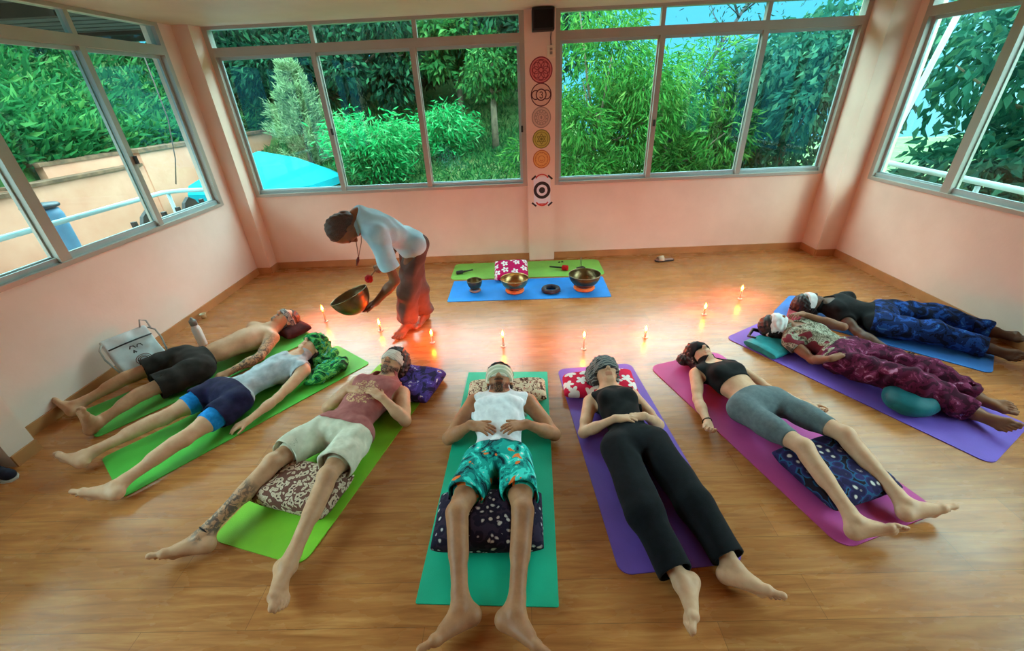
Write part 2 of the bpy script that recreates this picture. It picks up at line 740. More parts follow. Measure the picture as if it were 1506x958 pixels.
    def top(s, off=.008, hem=.12, neckr=(.085, .07), neckt=1.0, arm=.085, wob=.004, seed=1, sleeves=0, flat=None, wl=.11,
            armcut=True):
        g, sc = s.g, s.sc
        F = s.T
        for k in s.UP:
            F = smin(F, s.UP[k], .035)
        for k in s.LEG:
            F = smin(F, s.LEG[k], .05)
        F = np.minimum(F - off + g.wob(wob, wl, seed), s.core - .004)
        F = smax(F, s.T - .034, .01)
        if sleeves:
            for k in s.UP:
                sh, el = s.J['sh' + k], s.J['el' + k]
                G = g.new()
                e = sh + (el - sh) * sleeves
                g.add(G, g.cap(sh, e, .066 * sc, .068 * sc))
                G = smax(G, g.plane(e, e - sh), .004)
                F = smin(F, G, .02)
        F = smax(F, -g.plane(s.su(hem), s.S), .006)
        if flat is not None:
            F = smax(F, g.plane(s.su(flat), s.S), .006)
        if neckr:
            g.add(F, g.ell(s.su(neckt) + s.Fr * .03 * sc, (s.X, s.S, s.Fr), (neckr[0] * sc, neckr[1] * sc, .2)), .006, True)
        if armcut and not sleeves:
            for k, sg in (('L', -1), ('R', 1)):
                if 'sh' + k in s.J:
                    g.add(F, g.cap(s.J['sh' + k] + s.X * sg * .03 - s.S * .05, s.J['sh' + k] + s.X * sg * .03 + s.S * .08, arm * sc), .006, True)
        return s.clampf(F)

    def shorts(s, r0=.1, r1=.095, end=.75, waist=.16, off=.01, wob=.004, seed=2, wl=.12, hollow=True, kblend=.03, below=0, r2=None,
               tight=False):
        """below = how far down the shin the legs of the garment reach (0 = not past the knee)"""
        g, sc = s.g, s.sc
        F = s.T - off
        W = g.wob(wob, wl, seed + 3)
        for k in s.LEG:
            hip, kn, an = s.J['hi' + k], s.J['kn' + k], s.J['an' + k]
            if not below:
                e, d = hip + (kn - hip) * end, kn - hip
            else:
                e, d = kn + (an - kn) * below, an - kn
            pl = g.plane(e, d)
            G = s.LEG[k] - off
            if not tight:
                Q = g.new()
                if not below:
                    g.add(Q, g.cap(hip, hip + (kn - hip) * (end + .15), r0 * sc, r1 * sc))
                else:
                    rr = r2 if r2 else r1
                    g.add(Q, g.cap(hip, kn, r0 * sc, r1 * sc))
                    g.add(Q, g.cap(kn, kn + (an - kn) * (below + .15), r1 * sc, rr * sc), .03)
                G = smin(G, Q + W, .01)
                if hollow:
                    C = np.maximum(G + .011, -.07 - pl)
                    G = smax(G, -C, .003)
            G = smax(G, pl, .005)
            F = smin(F, G, kblend if not tight else .05)
        F = np.minimum(F + W * .5, smax(s.core - .004, -s.cutlegs(end, below), .004))
        F = smax(F, g.plane(s.su(waist), s.S), .005)
        return s.clampf(F)

    def cutlegs(s, end, below):
        """positive above the hems of both legs"""
        C = s.g.new() * 0 + 9
        for k in s.LEG:
            hip, kn, an = s.J['hi' + k], s.J['kn' + k], s.J['an' + k]
            e, d = (hip + (kn - hip) * end, kn - hip) if not below else (kn + (an - kn) * below, an - kn)
            near = s.LEG[k] < .02
            C = np.where(near, np.minimum(C, -s.g.plane(e, d) - .012), C)
        return np.where(C > 5, 1.0, C).astype(np.float32)

    def band(s, zc=.016, hw=.03, off=.008, tilt=0.0, wob=.0015):
        g, sc = s.g, s.hs
        d = unit(s.u + s.f * tilt)
        A = (s.r, s.f, s.u)
        K = g.new()
        g.add(K, g.ell(s.hp(0, -.012, .035), A, (.077 * sc, .098 * sc, .09 * sc)))
        g.add(K, g.ell(s.hp(0, .024, 0), A, (.07 * sc, .08 * sc, .092 * sc)), .03)
        F = K - off + g.wob(wob, .05, 5)
        F = smax(F, np.abs(g.plane(s.hp(0, 0, zc), d)) - hw * sc, .006)
        return s.clampf(F)

    def cover(s, off, front, seed=3, wob=.003, k=.004, lo=None):
        """hair or a wrapped scarf: the skull grown by off, kept behind the plane (a*f + b*u > c)"""
        g, sc = s.g, s.hs
        A = (s.r, s.f, s.u)
        K = g.new()
        g.add(K, g.ell(s.hp(0, -.014, .036), A, (.076 * sc, .097 * sc, .089 * sc)))
        g.add(K, g.ell(s.hp(0, -.03, -.03), A, (.066 * sc, .07 * sc, .07 * sc)), .03)
        F = K - off + g.wob(wob, .035, seed)
        a, b, c = front
        nd = -unit(s.f * a + s.u * b)
        F = smax(F, g.plane(s.hp(0, 0, 0) + nd * c * sc, nd), k)
        if lo is not None:
            F = smax(F, -g.plane(s.hp(0, 0, lo), s.u), k)
        return s.clampf(F)

    # -- finish ------------------------------------------------------
    def person(s, mat, label, name='person', group=None):
        o = s.g.obj(s.B, name, mat, relax=0 if s.g.vox < .0048 else 1)
        tag(o, label, 'person', group)
        me = o.data
        n = len(me.vertices)
        co = np.empty(n * 3, np.float32)
        me.vertices.foreach_get('co', co)
        co = co.reshape(-1, 3)
        col = np.zeros((n, 4), np.float32)
        col[:, 3] = 1
        for ch, a, b, r in s.masks:
            a, b = s.g.to(a), s.g.to(b)
            ab = b - a
            t = np.clip(((co - a) @ ab) / max(ab @ ab, 1e-9), 0, 1)
            d = np.linalg.norm(co - a - t[:, None] * ab, axis=1)
            col[:, ch] = np.maximum(col[:, ch], np.clip((r - d) / (r * .35), 0, 1))
        at = me.color_attributes.new('marks', 'FLOAT_COLOR', 'POINT')
        at.data.foreach_set('color', col.ravel())
        s.o = o
        return o

    def wear(s, F, name, mat, label=None):
        s.worn.append(F)
        o = s.g.obj(F, name, mat, parent=s.o)
        if label:
            o['label'] = label
        return o

    def free(s):
        s.T = s.H = s.Honly = s.B = s.core = None
        s.LEG, s.UP, s.FO, s.worn = {}, {}, {}, []

    def cushion(s, c, dx, dy, half, h, mat, name, label, gap=.006, seed=1, pw=4.0, group=None, disc=False):
        """a pillow under the body, dented by what lies on it"""
        g = s.g
        c = np.array(c, float)
        dx = unit(np.array([dx[0], dx[1], 0]))
        dyv = np.array([-dx[1], dx[0], 0])
        X, Y, Z = g.xyz()
        cl, a, b = g.to(c), g.dir(dx), g.dir(dyv)
        p = ((X - cl[0]) * a[0] + (Y - cl[1]) * a[1]) / half[0]
        q = ((X - cl[0]) * b[0] + (Y - cl[1]) * b[1]) / half[1]
        ww = g.wob(1.0, .14, seed)
        if disc:
            p, q = np.sqrt(p * p + q * q), 0 * q
        hh = h * np.clip(1 - np.abs(p) ** pw, 0, 1) ** .5 * np.clip(1 - np.abs(q) ** pw, 0, 1) ** .5
        zc = s.floor + h * .92
        F = np.abs(Z - zc) - hh + ww * .003
        F = np.maximum(F, np.maximum((np.abs(p) - 1) * half[0], (np.abs(q) - 1) * half[1])) * .75
        F = smax(F.astype(np.float32), -(s.B - gap), .01)
        for M in s.worn:
            F = np.maximum(F, -(M - gap))
        F = np.maximum(F, s.floor - Z)
        me = g.mesh(F, name, 1)
        o = link(name, me, mat)
        o.location = g.org
        o.rotation_euler = (0, 0, g.ang)
        tag(o, label, 'cushion', group)
        return o


# ------------------------------------------------------------------ skin and cloth
def skin(name, base, dark, beard=None, tattoo=False, lip=None):
    m, nt, b = new_mat(name)
    v = coords(nt)
    c = ramp(nt, noise(nt, v, 14, 5, .6), [(.3, dark), (.7, base)])
    at = N(nt, 'ShaderNodeVertexColor', layer_name='marks')
    sp = N(nt, 'ShaderNodeSeparateColor')
    nt.links.new(at.outputs['Color'], sp.inputs['Color'])
    lipc = lip or (base[0] * .75, base[1] * .42, base[2] * .4, 1)
    mul = N(nt, 'ShaderNodeMath', operation='MULTIPLY')
    nt.links.new(sp.outputs[0], mul.inputs[0])
    mul.inputs[1].default_value = .7
    c = mixc(nt, mul.outputs[0], c, lipc)
    hf = noise(nt, v, 220, 2)
    mul2 = N(nt, 'ShaderNodeMath', operation='MULTIPLY')
    r2 = N(nt, 'ShaderNodeMapRange')
    r2.inputs['From Min'].default_value = .3
    r2.inputs['From Max'].default_value = .5
    nt.links.new(hf, r2.inputs['Value'])
    nt.links.new(sp.outputs[1], mul2.inputs[0])
    nt.links.new(r2.outputs['Result'], mul2.inputs[1])
    c = mixc(nt, mul2.outputs[0], c, beard or (.02, .012, .008, 1))
    if tattoo:
        tn = noise(nt, v, 26, 4, .6, 1.5)
        r3 = N(nt, 'ShaderNodeMapRange')
        r3.inputs['From Min'].default_value = .46
        r3.inputs['From Max'].default_value = .54
        nt.links.new(tn, r3.inputs['Value'])
        mul3 = N(nt, 'ShaderNodeMath', operation='MULTIPLY')
        nt.links.new(sp.outputs[2], mul3.inputs[0])
        nt.links.new(r3.outputs['Result'], mul3.inputs[1])
        mul4 = N(nt, 'ShaderNodeMath', operation='MULTIPLY')
        nt.links.new(mul3.outputs[0], mul4.inputs[0])
        mul4.inputs[1].default_value = .8
        c = mixc(nt, mul4.outputs[0], c, (.03, .035, .04, 1))
    nt.links.new(c, b.inputs['Base Color'])
    b.inputs['Roughness'].default_value = .5
    b.inputs['Specular IOR Level'].default_value = .35
    bump(nt, b, noise(nt, v, 180, 2), .06, .002)
    return m


def pattern(name, ground, stops, scale=30, thresh=None, dist=.6, kind='noise', rough=.9, rnd=1.0, second=None):
    """printed cloth: blotches or cells of several colours over a ground colour"""
    m, nt, b = new_mat(name)
    v = coords(nt)
    if kind == 'noise':
        f = noise(nt, v, scale, 3, .55, dist)
        c = ramp(nt, f, stops, 'CONSTANT')
    elif kind == 'cells':
        wv = N(nt, 'ShaderNodeVectorMath', operation='ADD')
        nz = N(nt, 'ShaderNodeTexNoise', Scale=scale * .7)
        nt.links.new(v, nz.inputs['Vector'])
        sc_ = N(nt, 'ShaderNodeVectorMath', operation='SCALE')
        sc_.inputs['Scale'].default_value = .03 * dist
        nt.links.new(nz.outputs['Color'], sc_.inputs[0])
        nt.links.new(v, wv.inputs[0])
        nt.links.new(sc_.outputs[0], wv.inputs[1])
        f = voro(nt, wv.outputs[0], scale, rnd=rnd)
        c = ramp(nt, f, stops, 'CONSTANT')
    else:
        vn = N(nt, 'ShaderNodeTexVoronoi', Scale=scale)
        nt.links.new(v, vn.inputs['Vector'])
        sp = N(nt, 'ShaderNodeSeparateColor')
        nt.links.new(vn.outputs['Color'], sp.inputs['Color'])
        c = ramp(nt, sp.outputs[0], stops, 'CONSTANT')
    if second:
        sc2, lo, col2 = second
        f2 = noise(nt, coords(nt, rot=(.5, .3, .9)), sc2, 2, .5, .4)
        k = N(nt, 'ShaderNodeMath', operation='GREATER_THAN')
        k.inputs[1].default_value = lo
        nt.links.new(f2, k.inputs[0])
        c = mixc(nt, k.outputs[0], c, col2)
    nt.links.new(c, b.inputs['Base Color'])
    b.inputs['Roughness'].default_value = rough
    b.inputs['Specular IOR Level'].default_value = .2
    bump(nt, b, noise(nt, v, 240, 2), .2, .003)
    return m


def flowers(name, ground, petal, scale=9, core=None, petals=5, size=.36, rnd=.7, rot=(0, 0, 0), size2=None):
    """cloth with scattered five-petalled flowers (distance and angle inside each cell)"""
    m, nt, b = new_mat(name)
    v = coords(nt, rot=rot)
    sv = N(nt, 'ShaderNodeVectorMath', operation='MULTIPLY')
    sv.inputs[1].default_value = (scale, scale, scale * .35)
    nt.links.new(v, sv.inputs[0])
    vn = N(nt, 'ShaderNodeTexVoronoi', Scale=1.0, Randomness=rnd, voronoi_dimensions='2D')
    nt.links.new(sv.outputs[0], vn.inputs['Vector'])
    df = N(nt, 'ShaderNodeVectorMath', operation='SUBTRACT')
    nt.links.new(sv.outputs[0], df.inputs[0])
    nt.links.new(vn.outputs['Position'], df.inputs[1])
    sx = N(nt, 'ShaderNodeSeparateXYZ')
    nt.links.new(df.outputs[0], sx.inputs[0])
    at = N(nt, 'ShaderNodeMath', operation='ARCTAN2')
    nt.links.new(sx.outputs[1], at.inputs[0])
    nt.links.new(sx.outputs[0], at.inputs[1])
    m1 = N(nt, 'ShaderNodeMath', operation='MULTIPLY')
    nt.links.new(at.outputs[0], m1.inputs[0])
    m1.inputs[1].default_value = petals / 2
    sn = N(nt, 'ShaderNodeMath', operation='SINE')
    nt.links.new(m1.outputs[0], sn.inputs[0])
    ab = N(nt, 'ShaderNodeMath', operation='ABSOLUTE')
    nt.links.new(sn.outputs[0], ab.inputs[0])
    mr = N(nt, 'ShaderNodeMapRange')
    mr.inputs['To Min'].default_value = size * .45
    mr.inputs['To Max'].default_value = size
    nt.links.new(ab.outputs[0], mr.inputs['Value'])
    lt = N(nt, 'ShaderNodeMath', operation='LESS_THAN')
    nt.links.new(vn.outputs['Distance'], lt.inputs[0])
    nt.links.new(mr.outputs['Result'], lt.inputs[1])
    c = mixc(nt, lt.outputs[0], ground, petal)
    if core:
        l2 = N(nt, 'ShaderNodeMath', operation='LESS_THAN')
        nt.links.new(vn.outputs['Distance'], l2.inputs[0])
        l2.inputs[1].default_value = size * .28
        c = mixc(nt, l2.outputs[0], c, core)
    nt.links.new(c, b.inputs['Base Color'])
    b.inputs['Roughness'].default_value = .9
    b.inputs['Specular IOR Level'].default_value = .2
    bump(nt, b, noise(nt, coords(nt), 240, 2), .2, .003)
    return m


def stripes(name, cols, scale, axis=0, dist=.8, rot=(0, 0, 0)):
    m, nt, b = new_mat(name)
    v = coords(nt, rot=rot)
    w = N(nt, 'ShaderNodeTexWave', Scale=scale, Distortion=dist, Detail=1.0)
    w.bands_direction = 'XYZ'[axis]
    nt.links.new(v, w.inputs['Vector'])
    c = ramp(nt, w.outputs['Fac'], cols, 'CONSTANT')
    nt.links.new(c, b.inputs['Base Color'])
    b.inputs['Roughness'].default_value = .9
    b.inputs['Specular IOR Level'].default_value = .2
    bump(nt, b, noise(nt, coords(nt), 200, 2), .2, .003)
    return m


def print_cloth(name, stops, centre, radius, ink):
    """plain cloth with a blotchy print inside a patch round centre (object space)"""
    m = fabric(name, stops, 22)
    nt = m.node_tree
    b = nt.nodes['Principled BSDF']
    src = b.inputs['Base Color'].links[0].from_socket
    tc = nt.nodes.new('ShaderNodeTexCoord')
    d = N(nt, 'ShaderNodeVectorMath', operation='DISTANCE')
    nt.links.new(tc.outputs['Object'], d.inputs[0])
    d.inputs[1].default_value = tuple(centre)
    lt = N(nt, 'ShaderNodeMath', operation='LESS_THAN')
    nt.links.new(d.outputs['Value'], lt.inputs[0])
    lt.inputs[1].default_value = radius
    gt = N(nt, 'ShaderNodeMath', operation='GREATER_THAN')
    nt.links.new(noise(nt, tc.outputs['Object'], 45, 3, .6, 1.0), gt.inputs[0])
    gt.inputs[1].default_value = .52
    mu = N(nt, 'ShaderNodeMath', operation='MULTIPLY')
    nt.links.new(lt.outputs[0], mu.inputs[0])
    nt.links.new(gt.outputs[0], mu.inputs[1])
    nt.links.new(mixc(nt, mu.outputs[0], src, ink), b.inputs['Base Color'])
    return m


SK_PALE = skin('skin_pale', rgb(222, 176, 142), rgb(206, 152, 118), beard=rgb(52, 36, 28))
SK_PALE_T = skin('skin_pale_tattooed', rgb(208, 158, 122), rgb(184, 132, 98), beard=rgb(52, 36, 28), tattoo=True)
SK_TAN = skin('skin_tan', rgb(186, 128, 90), rgb(158, 102, 70), beard=rgb(38, 26, 20))
SK_BROWN = skin('skin_brown', rgb(150, 96, 66), rgb(128, 78, 54))
SK_DARK = skin('skin_dark', rgb(104, 68, 50), rgb(86, 54, 40))
BLACK = fabric('black_cotton', [(.35, rgb(15, 14, 15)), (.7, rgb(24, 22, 23))])
BLACK_NAVY = fabric('black_navy_trousers', [(.35, rgb(9, 9, 13)), (.7, rgb(17, 16, 23))])
DARK_HAIR = simple('dark_brown_hair', rgb(38, 26, 22), .55, .5, 90, bumps=.6, bscale=120)
BLACK_HAIR = simple('black_hair', rgb(22, 17, 17), .5, .5, 90, bumps=.6, bscale=120)
HAIR_CROP = simple('cropped_brown_hair', rgb(58, 34, 28), .6, .4, 120, bumps=.5, bscale=160)

# ------------------------------------------------------------------ cushions dented by the people on them
C_beige = pattern('beige_print', None, [(0, rgb(74, 44, 36)), (.40, rgb(150, 100, 84)), (.46, rgb(214, 190, 160)), (.62, rgb(226, 206, 178)), (.66, rgb(170, 70, 60))], 24, dist=1.6)
C_navyflower = pattern('navy_print', None, [(0, rgb(206, 200, 196)), (.20, rgb(150, 140, 146)), (.27, rgb(34, 26, 46)), (.62, rgb(52, 40, 60))], 26, kind='cells', dist=1.2)
C_leo = pattern('leopard_print', None, [(0, rgb(72, 44, 40)), (.24, rgb(196, 170, 146)), (.44, rgb(210, 188, 164)), (.55, rgb(110, 70, 60))], 34, kind='cells', dist=1.6)
C_purple = pattern('purple_print', None, [(0, rgb(34, 24, 58)), (.44, rgb(66, 46, 118)), (.56, rgb(86, 62, 150)), (.63, rgb(206, 200, 212)), (.68, rgb(150, 36, 48))], 12, dist=1.0)
C_red = flowers('red_flower_print', rgb(206, 22, 62), rgb(236, 226, 220), 9, petals=5, size=.42)
C_pinkf = flowers('pink_flower_print', rgb(196, 20, 92), rgb(240, 232, 232), 9, petals=5, size=.40, core=rgb(214, 120, 160))
C_navy2 = pattern('navy_bandana_print', None, [(0, rgb(206, 196, 190)), (.17, rgb(120, 110, 120)), (.23, rgb(36, 28, 66)), (.5, rgb(46, 40, 90)), (.62, rgb(40, 84, 124)), (.72, rgb(30, 22, 34))], 17, kind='cells', dist=1.0)
C_maroon = fabric('maroon_velvet', [(.3, rgb(52, 20, 22)), (.7, rgb(74, 30, 30))], 20)
C_teal = fabric('teal_satin', [(.3, rgb(22, 112, 118)), (.7, rgb(38, 146, 150))], 14, .5)
C_dteal = fabric('dark_teal_satin', [(.3, rgb(14, 78, 88)), (.7, rgb(26, 108, 116))], 10, .5)
C_rose = fabric('rose_cotton', [(.3, rgb(150, 54, 66)), (.7, rgb(178, 74, 84))], 20)



JOINTS = {
    'p4': dict(neck=(-0.17, 2.332, 0.125), shL=(-0.346, 2.308, 0.115), shR=(0.029, 2.29, 0.115), elL=(-0.496, 2.02, 0.06), elR=(0.187, 2.029, 0.06), wrL=(-0.332, 1.949, 0.235), wrR=(0.009, 1.94, 0.235), haL=(-0.204, 1.897, 0.245), haR=(-0.11, 1.894, 0.255), hiL=(-0.262, 1.75, 0.115), hiR=(-0.063, 1.743, 0.115), knL=(-0.348, 1.351, 0.21), knR=(-0.025, 1.353, 0.21), anL=(-0.303, 0.98, 0.085), anR=(-0.065, 0.957, 0.085), toL=(-0.449, 0.836, 0.09), toR=(0.049, 0.824, 0.09), head=(-0.172, 2.461, 0.179), cr=(-0.012, 0.922, 0.387)),
    'p5': dict(neck=(0.613, 2.391, 0.12), shL=(0.457, 2.281, 0.105), shR=(0.757, 2.341, 0.105), elL=(0.377, 2.039, 0.055), elR=(0.878, 2.094, 0.055), wrL=(0.564, 2.004, 0.2), wrR=(0.749, 2.02, 0.2), haL=(0.674, 1.994, 0.215), haR=(0.652, 2.018, 0.2), hiL=(0.554, 1.831, 0.11), hiR=(0.768, 1.872, 0.11), knL=(0.591, 1.38, 0.12), knR=(0.855, 1.436, 0.12), anL=(0.668, 1.073, 0.07), anR=(0.928, 1.134, 0.07), toL=(0.65, 0.93, 0.06), toR=(1.118, 0.98, 0.09), head=(0.602, 2.524, 0.16), cr=(-0.084, 0.954, 0.287)),
    'p6': dict(neck=(1.437, 2.629, 0.115), shL=(1.291, 2.564, 0.105), shR=(1.604, 2.634, 0.105), elL=(1.226, 2.341, 0.05), elR=(1.782, 2.398, 0.05), wrL=(1.202, 2.105, 0.05), wrR=(1.927, 2.249, 0.05), haL=(1.166, 1.964, 0.05), haR=(1.974, 2.183, 0.045), hiL=(1.439, 2.138, 0.11), hiR=(1.696, 2.223, 0.11), knL=(1.561, 1.734, 0.19), knR=(1.848, 1.819, 0.19), anL=(1.614, 1.343, 0.08), anR=(1.928, 1.435, 0.08), toL=(1.716, 1.296, 0.1), toR=(2.169, 1.408, 0.1), head=(1.394, 2.775, 0.123), cr=(-0.28, 0.959, 0.05)),
    'p7': dict(neck=(2.332, 3.109, 0.125), shL=(2.207, 2.964, 0.11), shR=(2.516, 3.256, 0.13), elR=(2.707, 3.091, 0.16), elL=(2.287, 2.77, 0.055), wrL=(2.305, 2.63, 0.16), haL=(2.387, 2.638, 0.2), wrR=(2.435, 3.233, 0.22), haR=(2.341, 3.201, 0.24), hiL=(2.413, 2.662, 0.11), hiR=(2.616, 2.823, 0.11), knL=(2.636, 2.269, 0.18), knR=(2.851, 2.417, 0.16), anL=(2.891, 2.087, 0.08), anR=(3.043, 2.244, 0.08), toL=(2.961, 1.892, 0.12), toR=(3.141, 2.042, 0.12), head=(2.198, 3.172, 0.143), cr=(-0.9, 0.42, 0.119)),
    'p8': dict(neck=(2.865, 3.558, 0.12), shL=(2.903, 3.448, 0.11), shR=(3.209, 3.728, 0.14), elL=(2.928, 3.175, 0.05), wrL=(2.975, 2.872, 0.045), haL=(3.032, 2.808, 0.045), hiL=(3.102, 3.188, 0.11), hiR=(3.334, 3.422, 0.12), knL=(3.41, 3.009, 0.12), knR=(3.68, 3.302, 0.12), anL=(3.679, 2.813, 0.08), anR=(3.959, 3.062, 0.08), toL=(3.805, 2.621, 0.1), toR=(4.064, 2.877, 0.12), head=(2.715, 3.573, 0.138), cr=(-0.988, 0.099, 0.119)),
    'p1': dict(neck=(-2.392, 3.479, 0.125), shL=(-2.303, 3.334, 0.11), shR=(-2.628, 3.545, 0.12), elL=(-2.317, 3.098, 0.055), wrL=(-2.454, 2.879, 0.055), haL=(-2.519, 2.832, 0.05), hiL=(-2.661, 2.835, 0.115), hiR=(-2.936, 3.026, 0.12), knL=(-2.872, 2.531, 0.13), knR=(-3.151, 2.765, 0.13), anL=(-3.024, 2.255, 0.08), anR=(-3.366, 2.464, 0.08), toL=(-3.017, 2.214, 0.16), toR=(-3.598, 2.526, 0.13), head=(-2.3, 3.604, 0.148), cr=(0.588, 0.795, 0.148)),
    'p2': dict(neck=(-1.902, 2.971, 0.115), shL=(-1.767, 2.779, 0.105), shR=(-2.024, 2.952, 0.105), elL=(-1.865, 2.516, 0.05), wrL=(-1.954, 2.263, 0.05), haL=(-2.017, 2.214, 0.04), hiL=(-2.094, 2.398, 0.11), hiR=(-2.333, 2.554, 0.11), knL=(-2.221, 2.022, 0.12), knR=(-2.516, 2.237, 0.12), anL=(-2.408, 1.685, 0.08), anR=(-2.827, 1.942, 0.08), toL=(-2.539, 1.638, 0.09), toR=(-3.063, 1.967, 0.1), head=(-1.821, 3.099, 0.13), cr=(0.53, 0.842, 0.1)),
    'p3': dict(neck=(-1.048, 2.569, 0.125), shL=(-1.259, 2.583, 0.11), shR=(-0.889, 2.432, 0.11), elL=(-1.423, 2.365, 0.06), elR=(-0.821, 2.202, 0.06), wrL=(-1.229, 2.371, 0.22), wrR=(-0.963, 2.254, 0.225), haL=(-1.097, 2.311, 0.25), haR=(-1.074, 2.333, 0.255), hiL=(-1.328, 2.065, 0.115), hiR=(-1.079, 1.993, 0.115), knL=(-1.461, 1.734, 0.19), knR=(-1.1, 1.624, 0.19), anL=(-1.674, 1.347, 0.08), anR=(-1.147, 1.187, 0.08), toL=(-1.885, 1.242, 0.09), toR=(-1.111, 1.028, 0.08), head=(-1.007, 2.713, 0.182), cr=(0.258, 0.898, 0.355)),
    'man': dict(neck=(-1.226, 3.3, 1.195), head=(-1.331, 3.18, 1.142), shR=(-1.1, 3.18, 1.09), elR=(-1.027, 3.2, 0.686), wrR=(-1.201, 3.14, 0.523), haR=(-1.282, 3.1, 0.483), elL=(-1.12, 3.6, 0.83), wrL=(-1.175, 3.42, 0.757), haL=(-1.199, 3.36, 0.762), knR=(-1.017, 3.47, 0.458), knL=(-0.967, 3.62, 0.416), hiR=(-0.875, 3.478, 0.887), hiL=(-0.983, 3.622, 0.887), shL=(-1.3, 3.46, 1.12), anR=(-1.11, 3.57, 0.085), toR=(-1.2, 3.34, 0.03), anL=(-0.975, 3.77, 0.085), toL=(-1.08, 3.53, 0.03), cr=(-0.625, -0.713, -0.318)),
}
SCALE = dict(p4=1, p5=0.92, p6=0.92, p7=0.9, p8=0.92, p1=0.95, p2=0.92, p3=0.97)
UPZ = V(0, 0, 1)


def body(key, **kw):
    J = dict(JOINTS[key])
    cr = J.pop('cr')
    return Body(J, SCALE[key], crown=cr, **kw)


# man on the teal mat ------------------------------------------------
M4 = fabric('white_tank_cloth', [(.3, rgb(214, 216, 222)), (.7, rgb(236, 238, 242))])
M4s = pattern('beach_shorts_print', None, [(0, rgb(12, 44, 52)), (.40, rgb(14, 112, 110)), (.47, rgb(24, 160, 148)), (.56, rgb(60, 214, 200)), (.66, rgb(196, 230, 220))],
              8, dist=1.4, second=(11, .64, rgb(232, 118, 52)))
M4b = stripes('striped_blindfold', [(0, rgb(186, 190, 160)), (.45, rgb(110, 150, 138)), (.6, rgb(226, 226, 206))], 8, 0, 1.6)
b4 = body('p4', vox=.0043, hs=1.12, hands={'L': dict(n=(.1, .0, -1), curl=(10, 20, 12), spread=6, thumb=48), 'R': dict(n=(-.1, 0, -1), curl=(10, 20, 12), spread=6, thumb=48)})
b4.masks.append((1, b4.hp(0, .06, -.085), b4.hp(0, .07, -.085), .055))
b4.masks.append((1, b4.hp(-.05, .02, -.05), b4.hp(-.035, .05, -.07), .035))
b4.masks.append((1, b4.hp(.05, .02, -.05), b4.hp(.035, .05, -.07), .035))
b4.masks.append((1, b4.hp(-.02, .09, -.04), b4.hp(.02, .09, -.04), .012))
b4.person(SK_TAN, 'person in a white tank top and teal beach shorts lying on the teal mat')
t4 = b4.top(.009, hem=.14, neckr=(.075, .06), arm=.072, neckt=1.03, wob=.005, seed=4)
b4.wear(t4, 'tank_top', M4)
s4 = b4.shorts(.102, .100, .72, .17, .015, .005, 6)
b4.wear(s4, 'shorts', M4s, 'teal beach shorts printed with orange flowers')
h4 = b4.cover(.014, (-.9, .45, .0), seed=9)
b4.wear(h4, 'hair', BLACK_HAIR)
bf4 = b4.band(.022, .042, .013)
b4.wear(bf4, 'blindfold', M4b, 'green and cream striped cloth tied over the eyes')
b4.cushion((-.125, 2.60, 0), (1, 0), None, (.29, .20), .048, C_beige, 'cushion',
           'flat beige speckled cushion under the head at the far end of the teal mat', seed=2, pw=8)
b4.cushion((-.20, 1.40, 0), (1, -.02), None, (.275, .16), .085, C_navyflower, 'cushion',
           'dark floral cushion under the knees on the teal mat', seed=3, pw=5)
b4.free()

# woman on the violet mat --------------------------------------------
M5b = stripes('grey_swirl_scarf', [(0, rgb(58, 62, 66)), (.35, rgb(128, 138, 138)), (.6, rgb(176, 178, 168)), (.8, rgb(88, 84, 82))], 14, 0, 4.0)
b5 = body('p5', vox=.0043, hs=1.1, female=True, hands={'L': dict(n=(0, -.1, -1), curl=(8, 16, 12), spread=7, thumb=35), 'R': dict(n=(0, -.1, -1), curl=(14, 24, 14), spread=3)})
b5.person(SK_PALE, 'person all in black lying on the violet mat with hands clasped')
b5.wear(b5.top(.009, hem=.02, neckr=None, flat=.90, arm=.078, wob=.003, seed=5), 'top', BLACK)
b5.wear(b5.shorts(.112, .102, waist=.34, off=.012, wob=.003, seed=8, below=.86, r2=.082, wl=.2), 'trousers', BLACK_NAVY)
sc5 = b5.cover(.03, (-.55, .8, .005), seed=4, wob=.007)
G = b5.g.new()
b5.g.add(G, b5.g.ell(b5.hp(-.085, -.03, .02), (b5.r, b5.f, b5.u), (.05, .06, .08)))
sc5 = np.maximum(smin(sc5, G + b5.g.wob(.005, .04, 6), .02), .0095 - b5.g.xyz()[2])
sc5 = np.maximum(sc5, -(b5.B - .001))
b5.wear(smin(sc5, b5.band(.03, .045, .02, wob=.004), .01), 'head_scarf', M5b, 'grey and cream scarf wrapped over hair and eyes')
b5.cushion((.57, 2.61, 0), (1, -.03), None, (.27, .19), .05, C_red, 'cushion',
           'red cushion with white flowers under the head on the violet mat', seed=4, pw=8)
b5.free()

# woman on the pink mat ----------------------------------------------
M6 = fabric('grey_legging_cloth', [(.35, rgb(92, 104, 108)), (.7, rgb(106, 118, 122))], 40)
b6 = body('p6', vox=.0043, female=True, hands={'L': dict(n=(.3, 0, 1), curl=(28, 40, 25), spread=3, thumb=30), 'R': dict(n=(-.2, 0, 1), curl=(22, 36, 22), spread=3, thumb=30)})
b6.person(SK_PALE, 'person in black crop top and grey cycling shorts lying on the pink mat')
b6.wear(b6.top(.008, hem=.50, neckr=(.072, .055), arm=.066, neckt=1.0, wob=.001, seed=2), 'crop_top', BLACK)
b6.wear(b6.shorts(end=.80, waist=.26, off=.006, wob=.0005, seed=3, tight=True), 'cycling_shorts', M6)
hr6 = b6.cover(.018, (-.75, .62, .03), seed=7, wob=.004)
G = b6.g.new()
b6.g.add(G, b6.g.ell(b6.hp(.085, -.03, .06), (b6.r, b6.f, b6.u), (.045, .05, .06)))
